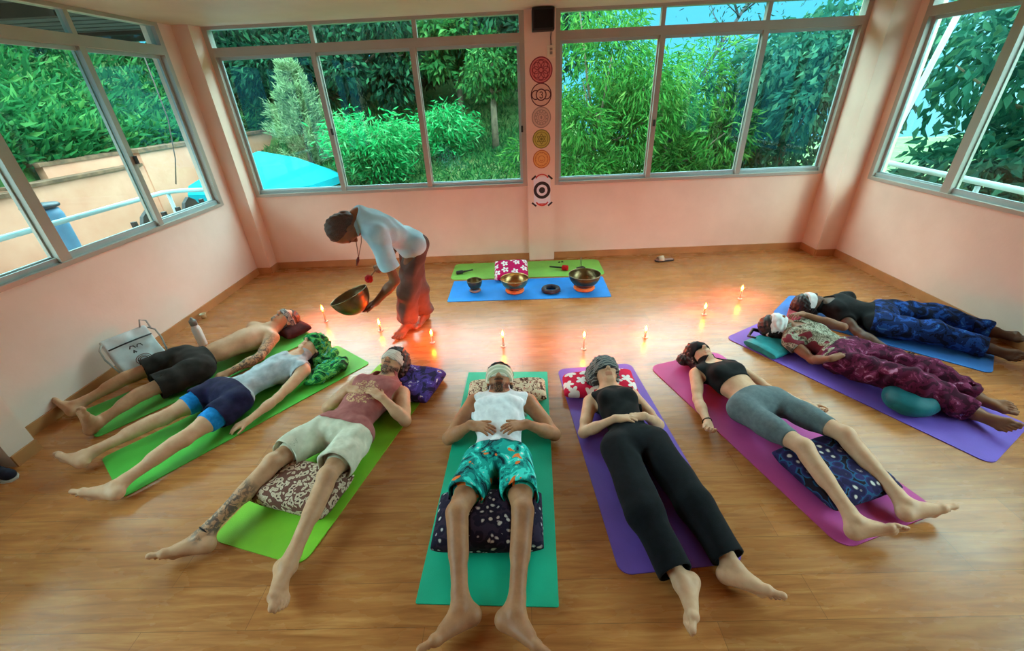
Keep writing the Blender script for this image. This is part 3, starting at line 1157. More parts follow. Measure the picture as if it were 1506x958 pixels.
b6.g.add(G, b6.g.ell(b6.hp(-.08, -.06, .07), (b6.r, b6.f, b6.u), (.06, .05, .05)), .02)
hr6 = np.maximum(smin(hr6, G + b6.g.wob(.004, .03, 3), .02), .0095 - b6.g.xyz()[2])
b6.wear(hr6, 'hair', DARK_HAIR)
b6.wear(b6.band(.03, .044, .011), 'blindfold', BLACK, 'black cloth over the eyes')
wb = MB()
wc = b6.J['wrL'] + (b6.J['elL'] - b6.J['wrL']) * .06
ax6 = unit(b6.J['wrL'] - b6.J['elL'])
e1 = ortho(UPZ, ax6)
e2 = np.cross(ax6, e1)
wb.tube([tuple(wc + (e1 * math.cos(a) + e2 * math.sin(a)) * .0285) for a in np.linspace(0, 2 * PI, 25)], .0035, 6)
wbo = wb.build('bracelet', BLACK)
mw = b6.o.matrix_basis.copy()
wbo.data.transform(mw.inverted())
wbo.parent = b6.o
c6 = .5 * (b6.J['knL'] + b6.J['knR']) - b6.S * .10
b6.cushion(c6, (b6.X[0], b6.X[1]), None, (.23, .21), .065, C_navy2, 'cushion',
           'navy patterned cushion under the knees on the pink mat', seed=7, pw=5)
b6.free()

# man on the green mat beside the teal one ---------------------------
M3s = fabric('cream_shorts_cloth', [(.3, rgb(190, 186, 164)), (.7, rgb(214, 210, 190))], 24)
M3b = stripes('cream_blindfold', [(0, rgb(206, 192, 178)), (.5, rgb(222, 210, 198)), (.85, rgb(186, 166, 154))], 12, 0, .8)
b3 = body('p3', vox=.0043, hs=1.1, hands={'L': dict(n=(0.1, -.05, -1), curl=(8, 18, 10), spread=5), 'R': dict(n=(-.1, -.1, -1), curl=(10, 18, 10), spread=5)})
for a, c, r in (((0, .06, -.09), (0, .075, -.085), .045), ((-.05, .02, -.055), (-.03, .06, -.075), .03), ((.05, .02, -.055), (.03, .06, -.075), .03), ((-.02, .09, -.04), (.02, .09, -.04), .011)):
    b3.masks.append((1, b3.hp(*a), b3.hp(*c), r))
kn, an = b3.J['knL'], b3.J['anL']
b3.masks.append((2, kn + (an - kn) * .38, an, .062))
b3.person(SK_PALE_T, 'person in faded red tank top and cream shorts, hands crossed on the chest')
M3 = print_cloth('faded_red_tank', [(.3, rgb(150, 82, 80)), (.7, rgb(172, 102, 98))], b3.g.to(b3.su(.55) + b3.Fr * .10), .115, rgb(206, 164, 120))
b3.wear(b3.top(.019, hem=.05, neckr=(.08, .075), arm=.08, neckt=1.02, wob=.005, seed=14), 'tank_top', M3)
b3.wear(b3.shorts(.106, .103, .80, .10, .010, .004, 16), 'shorts', M3s)
b3.wear(b3.cover(.022, (-.72, .65, .02), seed=19, wob=.006), 'hair', DARK_HAIR)
b3.wear(b3.band(.028, .042, .013), 'blindfold', M3b, 'cream cloth tied over the eyes')
ak = MB()
wc = an + (kn - an) * .06
ax3 = unit(an - kn)
e1 = ortho(UPZ, ax3)
e2 = np.cross(ax3, e1)
ak.tube([tuple(wc + (e1 * math.cos(a) + e2 * math.sin(a)) * .039) for a in np.linspace(0, 2 * PI, 29)], .004, 6)
ako = ak.build('anklet', BLACK)
ako.data.transform(b3.o.matrix_basis.copy().inverted())
ako.parent = b3.o
b3.cushion(b3.hc - b3.S * .02 + b3.X * .13, (b3.X[0], b3.X[1]), None, (.24, .20), .052, C_purple, 'cushion',
           'purple patterned cushion under the head on a green mat', seed=5, pw=7)
b3.cushion(.5 * (b3.J['knL'] + b3.J['knR']) - b3.S * .03, (b3.X[0], b3.X[1]), None, (.25, .15), .075, C_leo, 'cushion',
           'beige spotted cushion under the knees on a green mat', seed=6, pw=6)
b3.free()

# woman on the green mat with the leaf scarf -------------------------
M2 = fabric('grey_tank_cloth', [(.3, rgb(150, 156, 162)), (.7, rgb(184, 190, 196))], 18)
M2s = fabric('navy_running_shorts', [(.35, rgb(24, 22, 52)), (.7, rgb(36, 32, 68))], 24)
M2t = fabric('bright_blue_tights', [(.35, rgb(22, 122, 196)), (.7, rgb(36, 148, 222))], 40)
M2g = pattern('leaf_print_scarf', None, [(0, rgb(10, 44, 30)), (.42, rgb(22, 110, 54)), (.52, rgb(90, 176, 84)), (.6, rgb(28, 150, 130)), (.68, rgb(150, 214, 206))], 10, dist=1.8)
b2 = body('p2', female=True, hands={'L': dict(n=(.3, .3, -1), curl=(12, 20, 14), spread=3)})
b2.person(SK_PALE, 'person in grey tank top and navy shorts over bright blue tights')
b2.wear(b2.top(.008, hem=.14, neckr=(.08, .07), arm=.07, neckt=1.0, wob=.004, seed=22), 'tank_top', M2)
b2.wear(b2.shorts(end=.62, waist=.05, off=.006, wob=.0005, seed=3, tight=True), 'tights', M2t)
b2.wear(b2.shorts(.106, .108, .44, .17, .014, .004, 24), 'shorts', M2s)
hr2 = b2.cover(.016, (-.8, .5, 0), seed=4)
b2.wear(hr2, 'hair', BLACK_HAIR)
G = b2.cover(.032, (-.35, .9, .0), seed=31, wob=.008)
H2 = b2.g.new()
side2 = b2.X
b2.g.add(H2, b2.g.ell(b2.hc - b2.u * .03 - side2 * .0 + side2 * .10 - V(0, 0, .07), (b2.r, b2.u, UPZ), (.1, .15, .05)))
b2.g.add(H2, b2.g.ell(b2.hc + b2.u * .02 - side2 * .11 - V(0, 0, .08), (b2.r, b2.u, UPZ), (.08, .14, .035)), .03)
b2.g.add(H2, b2.g.ell(V(*b2.J['shL']) + b2.S * .15 - b2.X * .08 - V(0, 0, .06), (b2.X, b2.S, UPZ), (.11, .20, .055)), .03)
H2 = H2 + b2.g.wob(.009, .09, 44)
G = smin(smin(G, b2.band(.03, .045, .02, wob=.005), .01), H2, .02)
G = np.maximum(G, .0095 - b2.g.xyz()[2])
G = np.maximum(G, -(b2.B - .001))
b2.wear(G, 'head_scarf', M2g, 'green and blue leaf printed scarf')

b2.free()

# shirtless man by the wall ------------------------------------------
M1s = fabric('dark_brown_shorts', [(.35, rgb(36, 31, 28)), (.7, rgb(50, 44, 40))], 20)
M1b = pattern('patterned_blindfold', None, [(0, rgb(40, 44, 52)), (.45, rgb(168, 160, 154)), (.58, rgb(70, 70, 80))], 60)
b1 = body('p1', heavy=1.05, hands={'L': dict(n=(0, .2, -1), curl=(18, 28, 18), spread=3)})
el, sh, wr = b1.J['elL'], b1.J['shL'], b1.J['wrL']
b1.masks.append((2, sh, el, .062))
b1.masks.append((2, el, el + (wr - el) * .8, .06))
b1.masks.append((1, b1.hp(0, .07, -.09), b1.hp(0, .075, -.085), .03))
b1.masks.append((1, b1.hp(-.02, .09, -.04), b1.hp(.02, .09, -.04), .011))
b1.person(SK_PALE_T, 'bare-chested person with tattooed arm and dark shorts lying beside the wall')
b1.wear(b1.shorts(.112, .108, .80, .22, .014, .004, 26), 'shorts', M1s)
b1.wear(b1.cover(.006, (-.85, .5, .01), seed=3), 'hair', HAIR_CROP)
b1.wear(b1.band(.02, .026, .01), 'blindfold', M1b, 'dark patterned cloth over the eyes')
b1.cushion(b1.hc + b1.u * .02 - b1.f * .02 + V(.03, -.03, 0), (b1.X[0], b1.X[1]), None, (.15, .13), .055, C_maroon, 'cushion',
           'small dark maroon cushion under the head of the shirtless person', seed=8, pw=3)
b1.free()

# woman in wine trousers ---------------------------------------------
M7t = pattern('camouflage_top', None, [(0, rgb(72, 66, 56)), (.40, rgb(120, 116, 96)), (.5, rgb(170, 166, 146)), (.6, rgb(96, 84, 70)), (.68, rgb(196, 192, 178))], 22, dist=2.0,
              second=(5, .58, rgb(112, 40, 50)))
M7p = pattern('wine_tie_dye', None, [(0, rgb(58, 10, 34)), (.46, rgb(92, 22, 54)), (.58, rgb(128, 50, 86)), (.66, rgb(180, 118, 150))], 16, dist=.8)
M7w = fabric('white_cotton', [(.3, rgb(206, 204, 204)), (.7, rgb(230, 228, 226))], 20)
b7 = body('p7', female=True, hands={'L': dict(n=(0, 0, -1)), 'R': dict(n=(.3, -.2, -1), curl=(18, 30, 20))}, face=(.05, -.1, 1))
b7.person(SK_BROWN, 'person in wine tie-dyed trousers lying with one elbow raised')
b7.wear(b7.top(.010, hem=.10, neckr=(.075, .06), sleeves=.35, wob=.006, seed=33, wl=.09), 'blouse', M7t)
b7.wear(b7.shorts(.112, .105, waist=.22, off=.016, wob=.006, seed=35, below=.9, r2=.085, wl=.12), 'trousers', M7p)
b7.wear(b7.cover(.016, (-.8, .55, .02), seed=5), 'hair', BLACK_HAIR)
bd = MB()
p0 = b7.hp(0, -.09, .1)
bd.tube([tuple(p0), tuple(p0 + b7.u * .05 + V(-.01, 0, .0)), tuple(p0 + b7.u * .09 + V(-.03, -.07, -.04)), (p0[0] - .10, p0[1] - .12, .075)], [.02, .016, .012, .006], 8)
bdo = bd.build('braid', BLACK_HAIR)
bdo.data.transform(b7.o.matrix_basis.copy().inverted())
bdo.parent = b7.o
b7.wear(b7.band(.0, .062, .014, wob=.004), 'blindfold', M7w, 'folded white cloth over the eyes')
b7.cushion(b7.hc + b7.u * .0 + V(-.06, -.12, 0), (b7.X[0], b7.X[1]), None, (.24, .15), .03, C_teal, 'cushion',
           'thin teal cushion under the head at the far end of the violet mat', seed=9, pw=5)
kc = .5 * (b7.J['knL'] + b7.J['knR']) - b7.S * .03 - b7.X * .15
b7.cushion(kc, (b7.X[0], b7.X[1]), None, (.20, .15), .085, C_dteal, 'cushion',
           'round dark teal cushion under the knees in wine trousers', seed=10, pw=3, disc=True)
b7.free()

# person in blue trousers by the far wall ----------------------------
M8p = pattern('blue_tie_dye', None, [(0, rgb(14, 20, 44)), (.44, rgb(22, 42, 92)), (.56, rgb(34, 74, 150)), (.68, rgb(60, 120, 190))], 12, dist=1.0)
b8 = body('p8', hands={'L': dict(n=(0, 0, 1), curl=(20, 30, 20), spread=3)}, face=(.0, -.1, 1))
b8.person(SK_DARK, 'person in black shirt and blue tie-dyed trousers lying by the wall')
b8.wear(b8.top(.010, hem=.06, neckr=(.075, .06), sleeves=.45, wob=.004, seed=43), 'shirt', BLACK)
b8.wear(b8.shorts(.112, .104, waist=.2, off=.015, wob=.005, seed=45, below=.92, r2=.08), 'trousers', M8p)
b8.wear(b8.cover(.02, (-.75, .62, .02), seed=6), 'hair', BLACK_HAIR)
b8.wear(b8.band(.012, .036, .012), 'blindfold', M7w, 'white band over the eyes')
b8.cushion(b8.hc + b8.u * .05 + V(-.03, .0, 0), (b8.X[0], b8.X[1]), None, (.22, .16), .04, C_rose, 'cushion',
           'rose cushion under the head with the white band by the far wall', seed=11, pw=5)
b8.free()



# ------------------------------------------------------------------ the standing man with the bowl
BOWL_C = V(-1.345, 3.05, 0.565)
BOWL_N = unit(V(-.36, .02, .93))
MMs = fabric('light_blue_tshirt', [(.3, rgb(176, 212, 232)), (.7, rgb(196, 230, 246))], 12)
MMp = fabric('brown_trousers', [(.3, rgb(92, 70, 66)), (.7, rgb(112, 86, 80))], 14)
J = dict(JOINTS['man'])
cr = J.pop('cr')
bm_ = Body(J, .98, crown=cr, face=(-.1, -.2, -1), hs=1.14, vox=.006, floor=.002, zmax=1.5, pad=.2,
           hands={'R': dict(n=tuple(BOWL_C - V(*J['haR'])), curl=(18, 22, 14), spread=6, thumb=50),
                  'L': dict(n=(.3, .3, -.6), curl=(50, 60, 40), spread=2)})
be = V(0, 1, 0)
bx = unit(np.cross(BOWL_N, be))
be = np.cross(BOWL_N, bx)
bm_.g.add(bm_.B, bm_.g.ell(BOWL_C + BOWL_N * .08, (bx, be, BOWL_N), (.164, .164, .172)), .003, True)
MAL = V(-1.255, 3.30, .70) - V(*J['haL'])
MAL0 = V(*J['haL']) + V(0, 0, -.005)
bm_.g.add(bm_.B, bm_.g.cap(MAL0 - unit(MAL) * .07, MAL0 + MAL, .0085), .002, True)
bm_.person(SK_BROWN, 'person in a light blue shirt bending over with a large metal bowl in hand')
b = bm_
g = b.g
T = smin(smin(b.T, b.UP['L'], .035), b.UP['R'], .035)
for k in 'LR':
    T = smin(T, b.LEG[k], .05)
T = np.minimum(T - .018, b.core - .005)
Q = g.new()
g.add(Q, g.cap(b.neck - b.S * .05, b.neck + b.S * .055, .095, .085))
T = smax(T, smin(b.T - .045, Q, .02), .01)
for k in 'LR':
    sh, el = b.J['sh' + k], b.J['el' + k]
    G = g.new()
    e = sh + (el - sh) * .72
    g.add(G, g.cap(sh, e, .075, .082))
    G = smax(G, g.plane(e, e - sh), .004)
    T = smin(T, G, .05)
T = T + g.wob(.004, .12, 71)
T = smax(T, -g.plane(b.su(-.14), b.S), .006)
T = smax(T, g.plane(b.su(1.13), b.S), .01)
g.add(T, g.ell(b.su(1.26) + b.Fr * .10, (b.X, b.S, b.Fr), (.075, .09, .12)), .006, True)
b.wear(T, 'tshirt', MMs)
P_ = b.shorts(.105, .1, waist=.02, off=.008, wob=.005, seed=75, below=.86, r2=.092, wl=.12)
b.wear(P_, 'trousers', MMp)
HR = b.cover(.005, (-.9, .4, -.01), seed=77)
b.wear(HR, 'hair', simple('short_brown_hair', rgb(84, 54, 44), .6, .3, 120, bumps=.5, bscale=160))
MCORD = simple('necklace_cord', rgb(120, 84, 60), .7)
MPEND = simple('dark_red_pendant', rgb(92, 24, 26), .4)
k = MB()
n0 = b.neck + b.X * .05 + b.Fr * .05
n1 = b.neck - b.X * .05 + b.Fr * .05
low = b.neck + b.Fr * .06 + V(-.05, -.02, -.27)
k.tube([tuple(n0), tuple(n0 * .5 + low * .5 + V(.01, 0, -.01)), tuple(low), tuple(n1 * .5 + low * .5 + V(-.015, 0, -.01)), tuple(n1)], .0035, 6)
nk = k.build('necklace', MCORD)
k = MB()
k.tube([tuple(low + V(0, 0, .005)), tuple(low + V(-.012, 0, -.025)), tuple(low + V(-.03, 0, -.07))], [.006, .014, .008], 8)
pd = k.build('pendant', MPEND)
for o in (nk, pd):
    o.data.transform(b.o.matrix_basis.copy().inverted())
nk.parent = b.o
pd.parent = nk

b.free()
T = P_ = G = None


# ------------------------------------------------------------------ room
XL, XR, YB, YR = -3.516, 4.047, 5.48, -2.6
SILL, TR0, TR1, CEIL = .963, 2.4775, 2.561, 2.755
WT = .18


def plaster(name, c0, c1, bs=.15):
    m, nt, b = new_mat(name)
    v = coords(nt)
    c = ramp(nt, noise(nt, v, 1.6, 5, .6), [(.35, c0), (.65, c1)])
    nt.links.new(c, b.inputs['Base Color'])
    b.inputs['Roughness'].default_value = .55
    b.inputs['Specular IOR Level'].default_value = .3
    bump(nt, b, noise(nt, v, 45, 4), bs, .004)
    return m


WALLM = plaster('peach_paint', rgb(226, 196, 178), rgb(234, 206, 188))
WALLL = plaster('peach_paint_skylit', rgb(226, 202, 188), rgb(234, 212, 200))  # left wall: peach paint made paler, cool skylight put into its colour
CEILM = plaster('ceiling_paint', rgb(196, 178, 162), rgb(208, 190, 174), .1)


def floor_mat():
    m, nt, b = new_mat('laminate_floor')
    tc = nt.nodes.new('ShaderNodeTexCoord')
    br = N(nt, 'ShaderNodeTexBrick')
    br.offset = .37
    for k_, v_ in (('Scale', 1.0), ('Brick Width', 1.25), ('Row Height', .19), ('Mortar Size', .0012), ('Mortar Smooth', .3), ('Bias', 0.0)):
        br.inputs[k_].default_value = v_
    br.inputs['Color1'].default_value = (0, 0, 0, 1)
    br.inputs['Color2'].default_value = (1, 1, 1, 1)
    br.inputs['Mortar'].default_value = (.5, .5, .5, 1)
    nt.links.new(tc.outputs['Object'], br.inputs['Vector'])
    gv = coords(nt, (1.2, 14, 1))
    g1 = noise(nt, gv, 2.2, 6, .62, .6)
    c = ramp(nt, g1, [(.25, rgb(146, 86, 44)), (.5, rgb(180, 114, 62)), (.78, rgb(204, 144, 86))])
    tone = ramp(nt, br.outputs['Color'], [(0, (.86, .86, .86, 1)), (1, (1.06, 1.04, 1.02, 1))])
    c = mixc(nt, 1.0, c, tone, 'MULTIPLY')
    c = mixc(nt, br.outputs['Fac'], c, rgb(124, 80, 46))
    nt.links.new(c, b.inputs['Base Color'])
    rr = N(nt, 'ShaderNodeMapRange')
    rr.inputs['To Min'].default_value = .2
    rr.inputs['To Max'].default_value = .34
    nt.links.new(noise(nt, coords(nt, (1, 3, 1)), 3, 4), rr.inputs['Value'])
    nt.links.new(rr.outputs['Result'], b.inputs['Roughness'])
    b.inputs['Specular IOR Level'].default_value = .36
    bump(nt, b, g1, .05, .002)
    return m


FLOORM = floor_mat()
WOODM = simple('skirting_wood', rgb(176, 122, 74), .45, .15, 6)
ALU = simple('painted_aluminium', rgb(176, 170, 160), .38, .05, 4, metal=.35)
ALUD = simple('dark_gasket', rgb(40, 44, 44), .6)
ALUB = simple('outer_aluminium', rgb(168, 186, 188), .35, .05, 4, metal=.2)

structure(MB().box((XL - .02, YR - .02, -.06), (XR + .02, YB + .02, 0)).build('floor', FLOORM))
structure(MB().box((XL - WT, YR - WT, CEIL), (XR + WT, YB + WT, CEIL + .12)).build('ceiling', CEILM))
# back wall: parapet, centre pillar and corner pillars
k = MB()
k.box((XL - WT, YB, -.06), (XR + WT, YB + WT, SILL))
k.box((.14, YB - .055, 0), (.475, YB + WT, CEIL))
k.box((XL - WT, YB, SILL), (-3.33, YB + WT, CEIL))
k.box((XL, 5.29, 0), (-3.34, YB, CEIL))
k.box((3.80, YB, SILL), (XR + WT, YB + WT, CEIL))
k.box((3.80, 5.17, 0), (XR, YB, CEIL))
structure(k.build('wall_back', WALLM))
k = MB()
k.box((XL - WT, YR, -.06), (XL, YB, SILL))
k.box((XL - WT, 5.10, SILL), (XL, YB, CEIL))
k.box((XL - WT, 1.94, 0), (-3.32, 2.10, CEIL))
k.box((XL - WT, YR, SILL), (XL, -.4, CEIL))
structure(k.build('wall_left', WALLL))
k = MB()
k.box((XR, YR, -.06), (XR + WT, YB, SILL))
k.box((XR, 5.07, SILL), (XR + WT, YB, CEIL))
k.box((XR - .2, 1.85, 0), (XR + WT, 2.05, CEIL))
k.box((XR, YR, SILL), (XR + WT, -.4, CEIL))
structure(k.build('wall_right', WALLM))
k = MB()
k.box((XL - WT, YR - WT, -.06), (XR + WT, YR, CEIL))
structure(k.build('wall_rear', WALLM))

# skirting
def skirt(name, pts):
    mb = MB()
    for (x0, y0), (x1, y1) in zip(pts, pts[1:]):
        d = unit(V(x1 - x0, y1 - y0))
        n = V(d[1], -d[0]) * .014
        mb.prism([(x0 + n[0], y0 + n[1]), (x1 + n[0] , y1 + n[1]), (x1, y1), (x0, y0)], 0, .085)
    o = mb.build(name, WOODM)
    structure(o)


skirt('baseboard_back', [(-3.34, 5.48), (.14, 5.48)])
skirt('baseboard_back_2', [(.475, 5.48), (3.80, 5.48)])
skirt('baseboard_left', [(XL, 2.10), (XL, 5.29), (-3.34, 5.29), (-3.34, 5.48)])
skirt('baseboard_left_2', [(-3.32, 1.94), (-3.32, 2.10)])
skirt('baseboard_right', [(3.80, 5.48), (3.80, 5.17), (XR, 5.17), (XR, 2.05)])


# windows ------------------------------------------------------------
def glass_mat():
    m = bpy.data.materials.new('window_glass')
    m.use_nodes = True
    nt = m.node_tree
    for n in list(nt.nodes):
        nt.nodes.remove(n)
    o = nt.nodes.new('ShaderNodeOutputMaterial')
    t = nt.nodes.new('ShaderNodeBsdfTransparent')
    t.inputs[0].default_value = (.80, .97, .93, 1)
    g = nt.nodes.new('ShaderNodeBsdfGlossy')
    g.inputs['Roughness'].default_value = .02
    lw = nt.nodes.new('ShaderNodeLayerWeight')
    pw = N(nt, 'ShaderNodeMath', operation='POWER')
    pw.inputs[1].default_value = 4
    nt.links.new(lw.outputs['Facing'], pw.inputs[0])
    f = N(nt, 'ShaderNodeMath', operation='MULTIPLY_ADD')
    f.inputs[1].default_value = .5
    f.inputs[2].default_value = .03
    nt.links.new(pw.outputs[0], f.inputs[0])
    mx = nt.nodes.new('ShaderNodeMixShader')
    nt.links.new(f.outputs[0], mx.inputs[0])
    nt.links.new(t.outputs[0], mx.inputs[1])
    nt.links.new(g.outputs[0], mx.inputs[2])
    nt.links.new(mx.outputs[0], o.inputs[0])
    return m


GLASS = glass_mat()


def window(name, a, b, posts, tposts, inward, latch=None, z0=SILL, z1=CEIL, wide=()):
    """a, b: ends of the opening seen along the wall (left to right from inside); posts: distances along it"""
    a, b = V(*a, 0), V(*b, 0)
    d = unit(b - a)
    L = np.linalg.norm(b - a)
    n = V(*inward, 0)
    M = Matrix(((d[0], -n[0], 0, a[0]), (d[1], -n[1], 0, a[1]), (0, 0, 1, 0), (0, 0, 0, 1)))  # local y points outwards

    def put(mb, nm, mat, par=None):
        o = mb.build(nm, mat)
        o.data.transform(M)
        if par is not None:
            o.parent = par
        return o
    k = MB()
    D = .09
    k.box((0, 0, z0), (.055, D, z1)).box((L - .055, 0, z0), (L, D, z1))
    k.box((.055, -.012, z0), (L - .055, D, z0 + .035))
    k.box((.055, 0, TR0), (L - .055, D, TR1))
    k.box((.055, 0, z1 - .03), (L - .055, D, z1))
    root = put(k, name, ALU)
    structure(root)
    put(MB().box((.055, .03, z0 + .035), (L - .055, .045, z0 + .075)).box((.055, .06, z0 + .035), (L - .055, .075, z0 + .06)), 'track', ALUB, root)
    ps = [0.055] + list(posts) + [L - .055]
    for i, p in enumerate(posts):
        w = .045 if i in wide else .028
        put(MB().box((p - w, .004, z0 + .035), (p + w, .06, TR0)).box((p - w - .012, .05, z0 + .035), (p + w + .012, .075, TR0)), 'mullion', ALU, root)
    for p in tposts:
        put(MB().box((p - .022, .01, TR1), (p + .022, .07, z1 - .03)), 'transom_post', ALU, root)
    for i, (p0, p1) in enumerate(zip(ps, ps[1:])):
        yo = .035 if i % 2 else .055
        s = put(MB().box((p0, yo, z0 + .035), (p0 + .03, yo + .022, TR0)).box((p1 - .03, yo, z0 + .035), (p1, yo + .022, TR0))
                .box((p0 + .03, yo, z0 + .035), (p1 - .03, yo + .022, z0 + .085)).box((p0 + .03, yo, TR0 - .03), (p1 - .03, yo + .022, TR0)), 'sash', ALUB, root)
        put(MB().box((p0 + .03, yo + .009, z0 + .085), (p1 - .03, yo + .013, TR0 - .03)), 'pane', GLASS, s)
    ts = [0.055] + list(tposts) + [L - .055]
    for p0, p1 in zip(ts, ts[1:]):
        put(MB().box((p0, .04, TR1), (p1, .044, z1 - .03)), 'transom_pane', GLASS, root)
    for p, z in latch or ():
        put(MB().box((p - .012, -.02, z - .035), (p + .012, .005, z + .035)).bevel(.004), 'latch', ALUD, root)
    return root


window('window_1', (XL, 1.93 + .17), (XL, 5.10), (1.0, 2.01), (1.0, 2.01), (1, 0), [(2.03, 1.6)], wide=(0,))
window('window_2', (-3.33, YB), (.14, YB), (1.14, 2.24), (1.17, 2.29), (0, -1), [(1.165, 1.68), (3.42, 1.62)])
window('window_3', (.475, YB), (3.80, YB), (1.165, 2.27), (1.15, 2.26), (0, -1), [(1.165, 1.62)])
window('window_4', (XR, 5.07), (XR, 2.05), (.96, 1.96), (.96, 1.96), (-1, 0), wide=(0, 1))
window('window_added_left', (XL, -.4), (XL, 1.93), (1.15,), (1.15,), (1, 0))  # unseen window, added to let more daylight into the room
window('window_added_right', (XR, 1.85), (XR, -.4), (1.12,), (1.12,), (-1, 0))  # its unseen counterpart on the right, also added for daylight
# bits on the pillar --------------------------------------------------
e = empty('wall_speaker', (.335, YB - .055, 2.55))
MB().box((-.115, -.15, 0), (.115, -.002, .195)).bevel(.008).build('cabinet', simple('black_speaker_box', rgb(26, 24, 24), .6), e)
MB().box((-.095, -.156, .02), (.095, -.151, .175)).build('grille', fabric('speaker_grille', [(.3, rgb(18, 17, 17)), (.7, rgb(34, 32, 31))], 200), e)
tag(e, 'black loudspeaker mounted at the top of the pillar between the windows', 'speaker')
PLAST = simple('cream_switch_plastic', rgb(222, 206, 182), .4, .04)
e = empty('light_switch', (.425, YB - .055, 2.375))
MB().box((-.045, -.016, -.055), (.045, -.0005, .055)).bevel(.005).build('switch_plate', PLAST, e)
MB().box((-.014, -.022, -.03), (.014, -.0165, -.002)).box((-.014, -.022, .006), (.014, -.0165, .03)).bevel(.002).build('rocker', simple('grey_rocker', rgb(140, 130, 120), .5), e)
MB().tube([(.0, -.006, .0555), (-.004, -.006, .12), (0.0, -.006, .17)], .005, 6).build('cable', ALUD, e)
tag(e, 'small cream light switch on the pillar beside the window frame', 'light switch')


def disc_sticker(z, r, base, dark, style, label, x=.315):
    """round wall sticker: disc with raised line art in a darker tone"""
    y0 = YB - .055
    e = empty('wall_sticker', (x, y0, z))

    def arc(mb, cx, cz, rr, w, a0=0, a1=2 * PI, n=48, yy=-.0022, sx=1.0):
        pts = [(cx + rr * sx * math.cos(a), cz + rr * math.sin(a)) for a in np.linspace(a0, a1, n)]
        pin = [(cx + (rr - w) * sx * math.cos(a), cz + (rr - w) * math.sin(a)) for a in np.linspace(a0, a1, n)]
        for i in range(n - 1):
            q = [mb.bm.verts.new((p[0], yy, p[1])) for p in (pts[i], pts[i + 1], pin[i + 1], pin[i])]
            mb.bm.faces.new(q)
    k = MB()
    k.prism([(r * math.cos(a), r * math.sin(a)) for a in np.linspace(0, 2 * PI, 49)[:-1]], .0003, .0016)
    o = k.build('disc', base, e)
    o.data.transform(Matrix.Rotation(PI / 2, 4, 'X'))
    k = MB()
    arc(k, 0, 0, r, r * .09)
    if style == 'lotus':
        for i in range(8):
            a = i * PI / 4
            arc(k, r * .45 * math.cos(a), r * .45 * math.sin(a), r * .3, r * .06)
        arc(k, 0, 0, r * .8, r * .05)
    elif style == 'two':
        arc(k, 0, 0, r * .52, r * .1)
        arc(k, -r * .52, 0, r * .42, r * .09, math.radians(60), math.radians(300))
        arc(k, r * .52, 0, r * .42, r * .09, math.radians(-120), math.radians(120))
        arc(k, 0, r * .13, r * .16, r * .08, math.radians(-90), math.radians(170))
        arc(k, 0, -r * .14, r * .18, r * .08, math.radians(-170), math.radians(90))
    elif style == 'petal':
        arc(k, 0, 0, r * .72, r * .05)
        for i in range(12):
            a = i * PI / 6
            arc(k, r * .58 * math.cos(a), r * .58 * math.sin(a), r * .16, r * .05)
        arc(k, 0, 0, r * .34, r * .05)
        arc(k, 0, 0, r * .16, r * .16, sx=.6)
    elif style == 'star':
        arc(k, 0, 0, r * .75, r * .06)
        for a0 in (PI / 2, -PI / 2):
            tri = [(r * .55 * math.cos(a0 + j * 2 * PI / 3), r * .55 * math.sin(a0 + j * 2 * PI / 3)) for j in range(4)]
            for p, q in zip(tri, tri[1:]):
                d = unit(V(q[0] - p[0], q[1] - p[1]))
                nn = V(-d[1], d[0]) * r * .035
                k.bm.faces.new([k.bm.verts.new((x_, -.0022, z_)) for x_, z_ in ((p[0] + nn[0], p[1] + nn[1]), (q[0] + nn[0], q[1] + nn[1]), (q[0] - nn[0], q[1] - nn[1]), (p[0] - nn[0], p[1] - nn[1]))])
        arc(k, 0, 0, r * .15, r * .15)
    elif style == 'tri':
        arc(k, 0, 0, r * .76, r * .05)
        for i in range(10):
            a = i * PI / 5
            arc(k, r * .6 * math.cos(a), r * .6 * math.sin(a), r * .17, r * .05, a - 1.6, a + 1.6, 14)
        arc(k, 0, 0, r * .4, r * .06)
        arc(k, 0, -.0, r * .22, r * .07, 3.4, 6.1, 20)
    k.build('line_art', dark, e, recalc=False)
    return tag(e, label, 'sticker', None)


def flat(name, c):
    return simple(name, c, .6, .03)


disc_sticker(2.205, .128, flat('sticker_red', rgb(214, 118, 118)), flat('sticker_red_ink', rgb(132, 40, 58)), 'lotus', 'round red sticker, topmost of the column of discs on the pillar')
disc_sticker(1.965, .118, flat('sticker_cream', rgb(222, 180, 160)), flat('sticker_maroon_ink', rgb(82, 26, 40)), 'two', 'round sticker with maroon winged symbol, just under the red one on the pillar')
disc_sticker(1.735, .112, flat('sticker_grey', rgb(206, 176, 156)), flat('sticker_grey_ink', rgb(158, 134, 126)), 'petal', 'pale grey round sticker in the middle of the column of discs on the pillar')
disc_sticker(1.505, .105, flat('sticker_green', rgb(186, 182, 84)), flat('sticker_green_ink', rgb(118, 118, 48)), 'star', 'olive green round sticker with a star on the pillar')
disc_sticker(1.28, .105, flat('sticker_orange', rgb(228, 172, 96)), flat('sticker_orange_ink', rgb(190, 110, 56)), 'tri', 'orange round sticker, lowest disc above the target poster on the pillar')
e = empty('target_poster', (.318, YB - .055, .915))
k = MB().prism([(-.105, -.175), (.105, -.175), (.105, .165), (-.105, .165)], .0003, .0014)
o = k.build('paper', simple('white_paper', rgb(232, 226, 230), .7, .02), e)
o.data.transform(Matrix.Rotation(PI / 2, 4, 'X'))


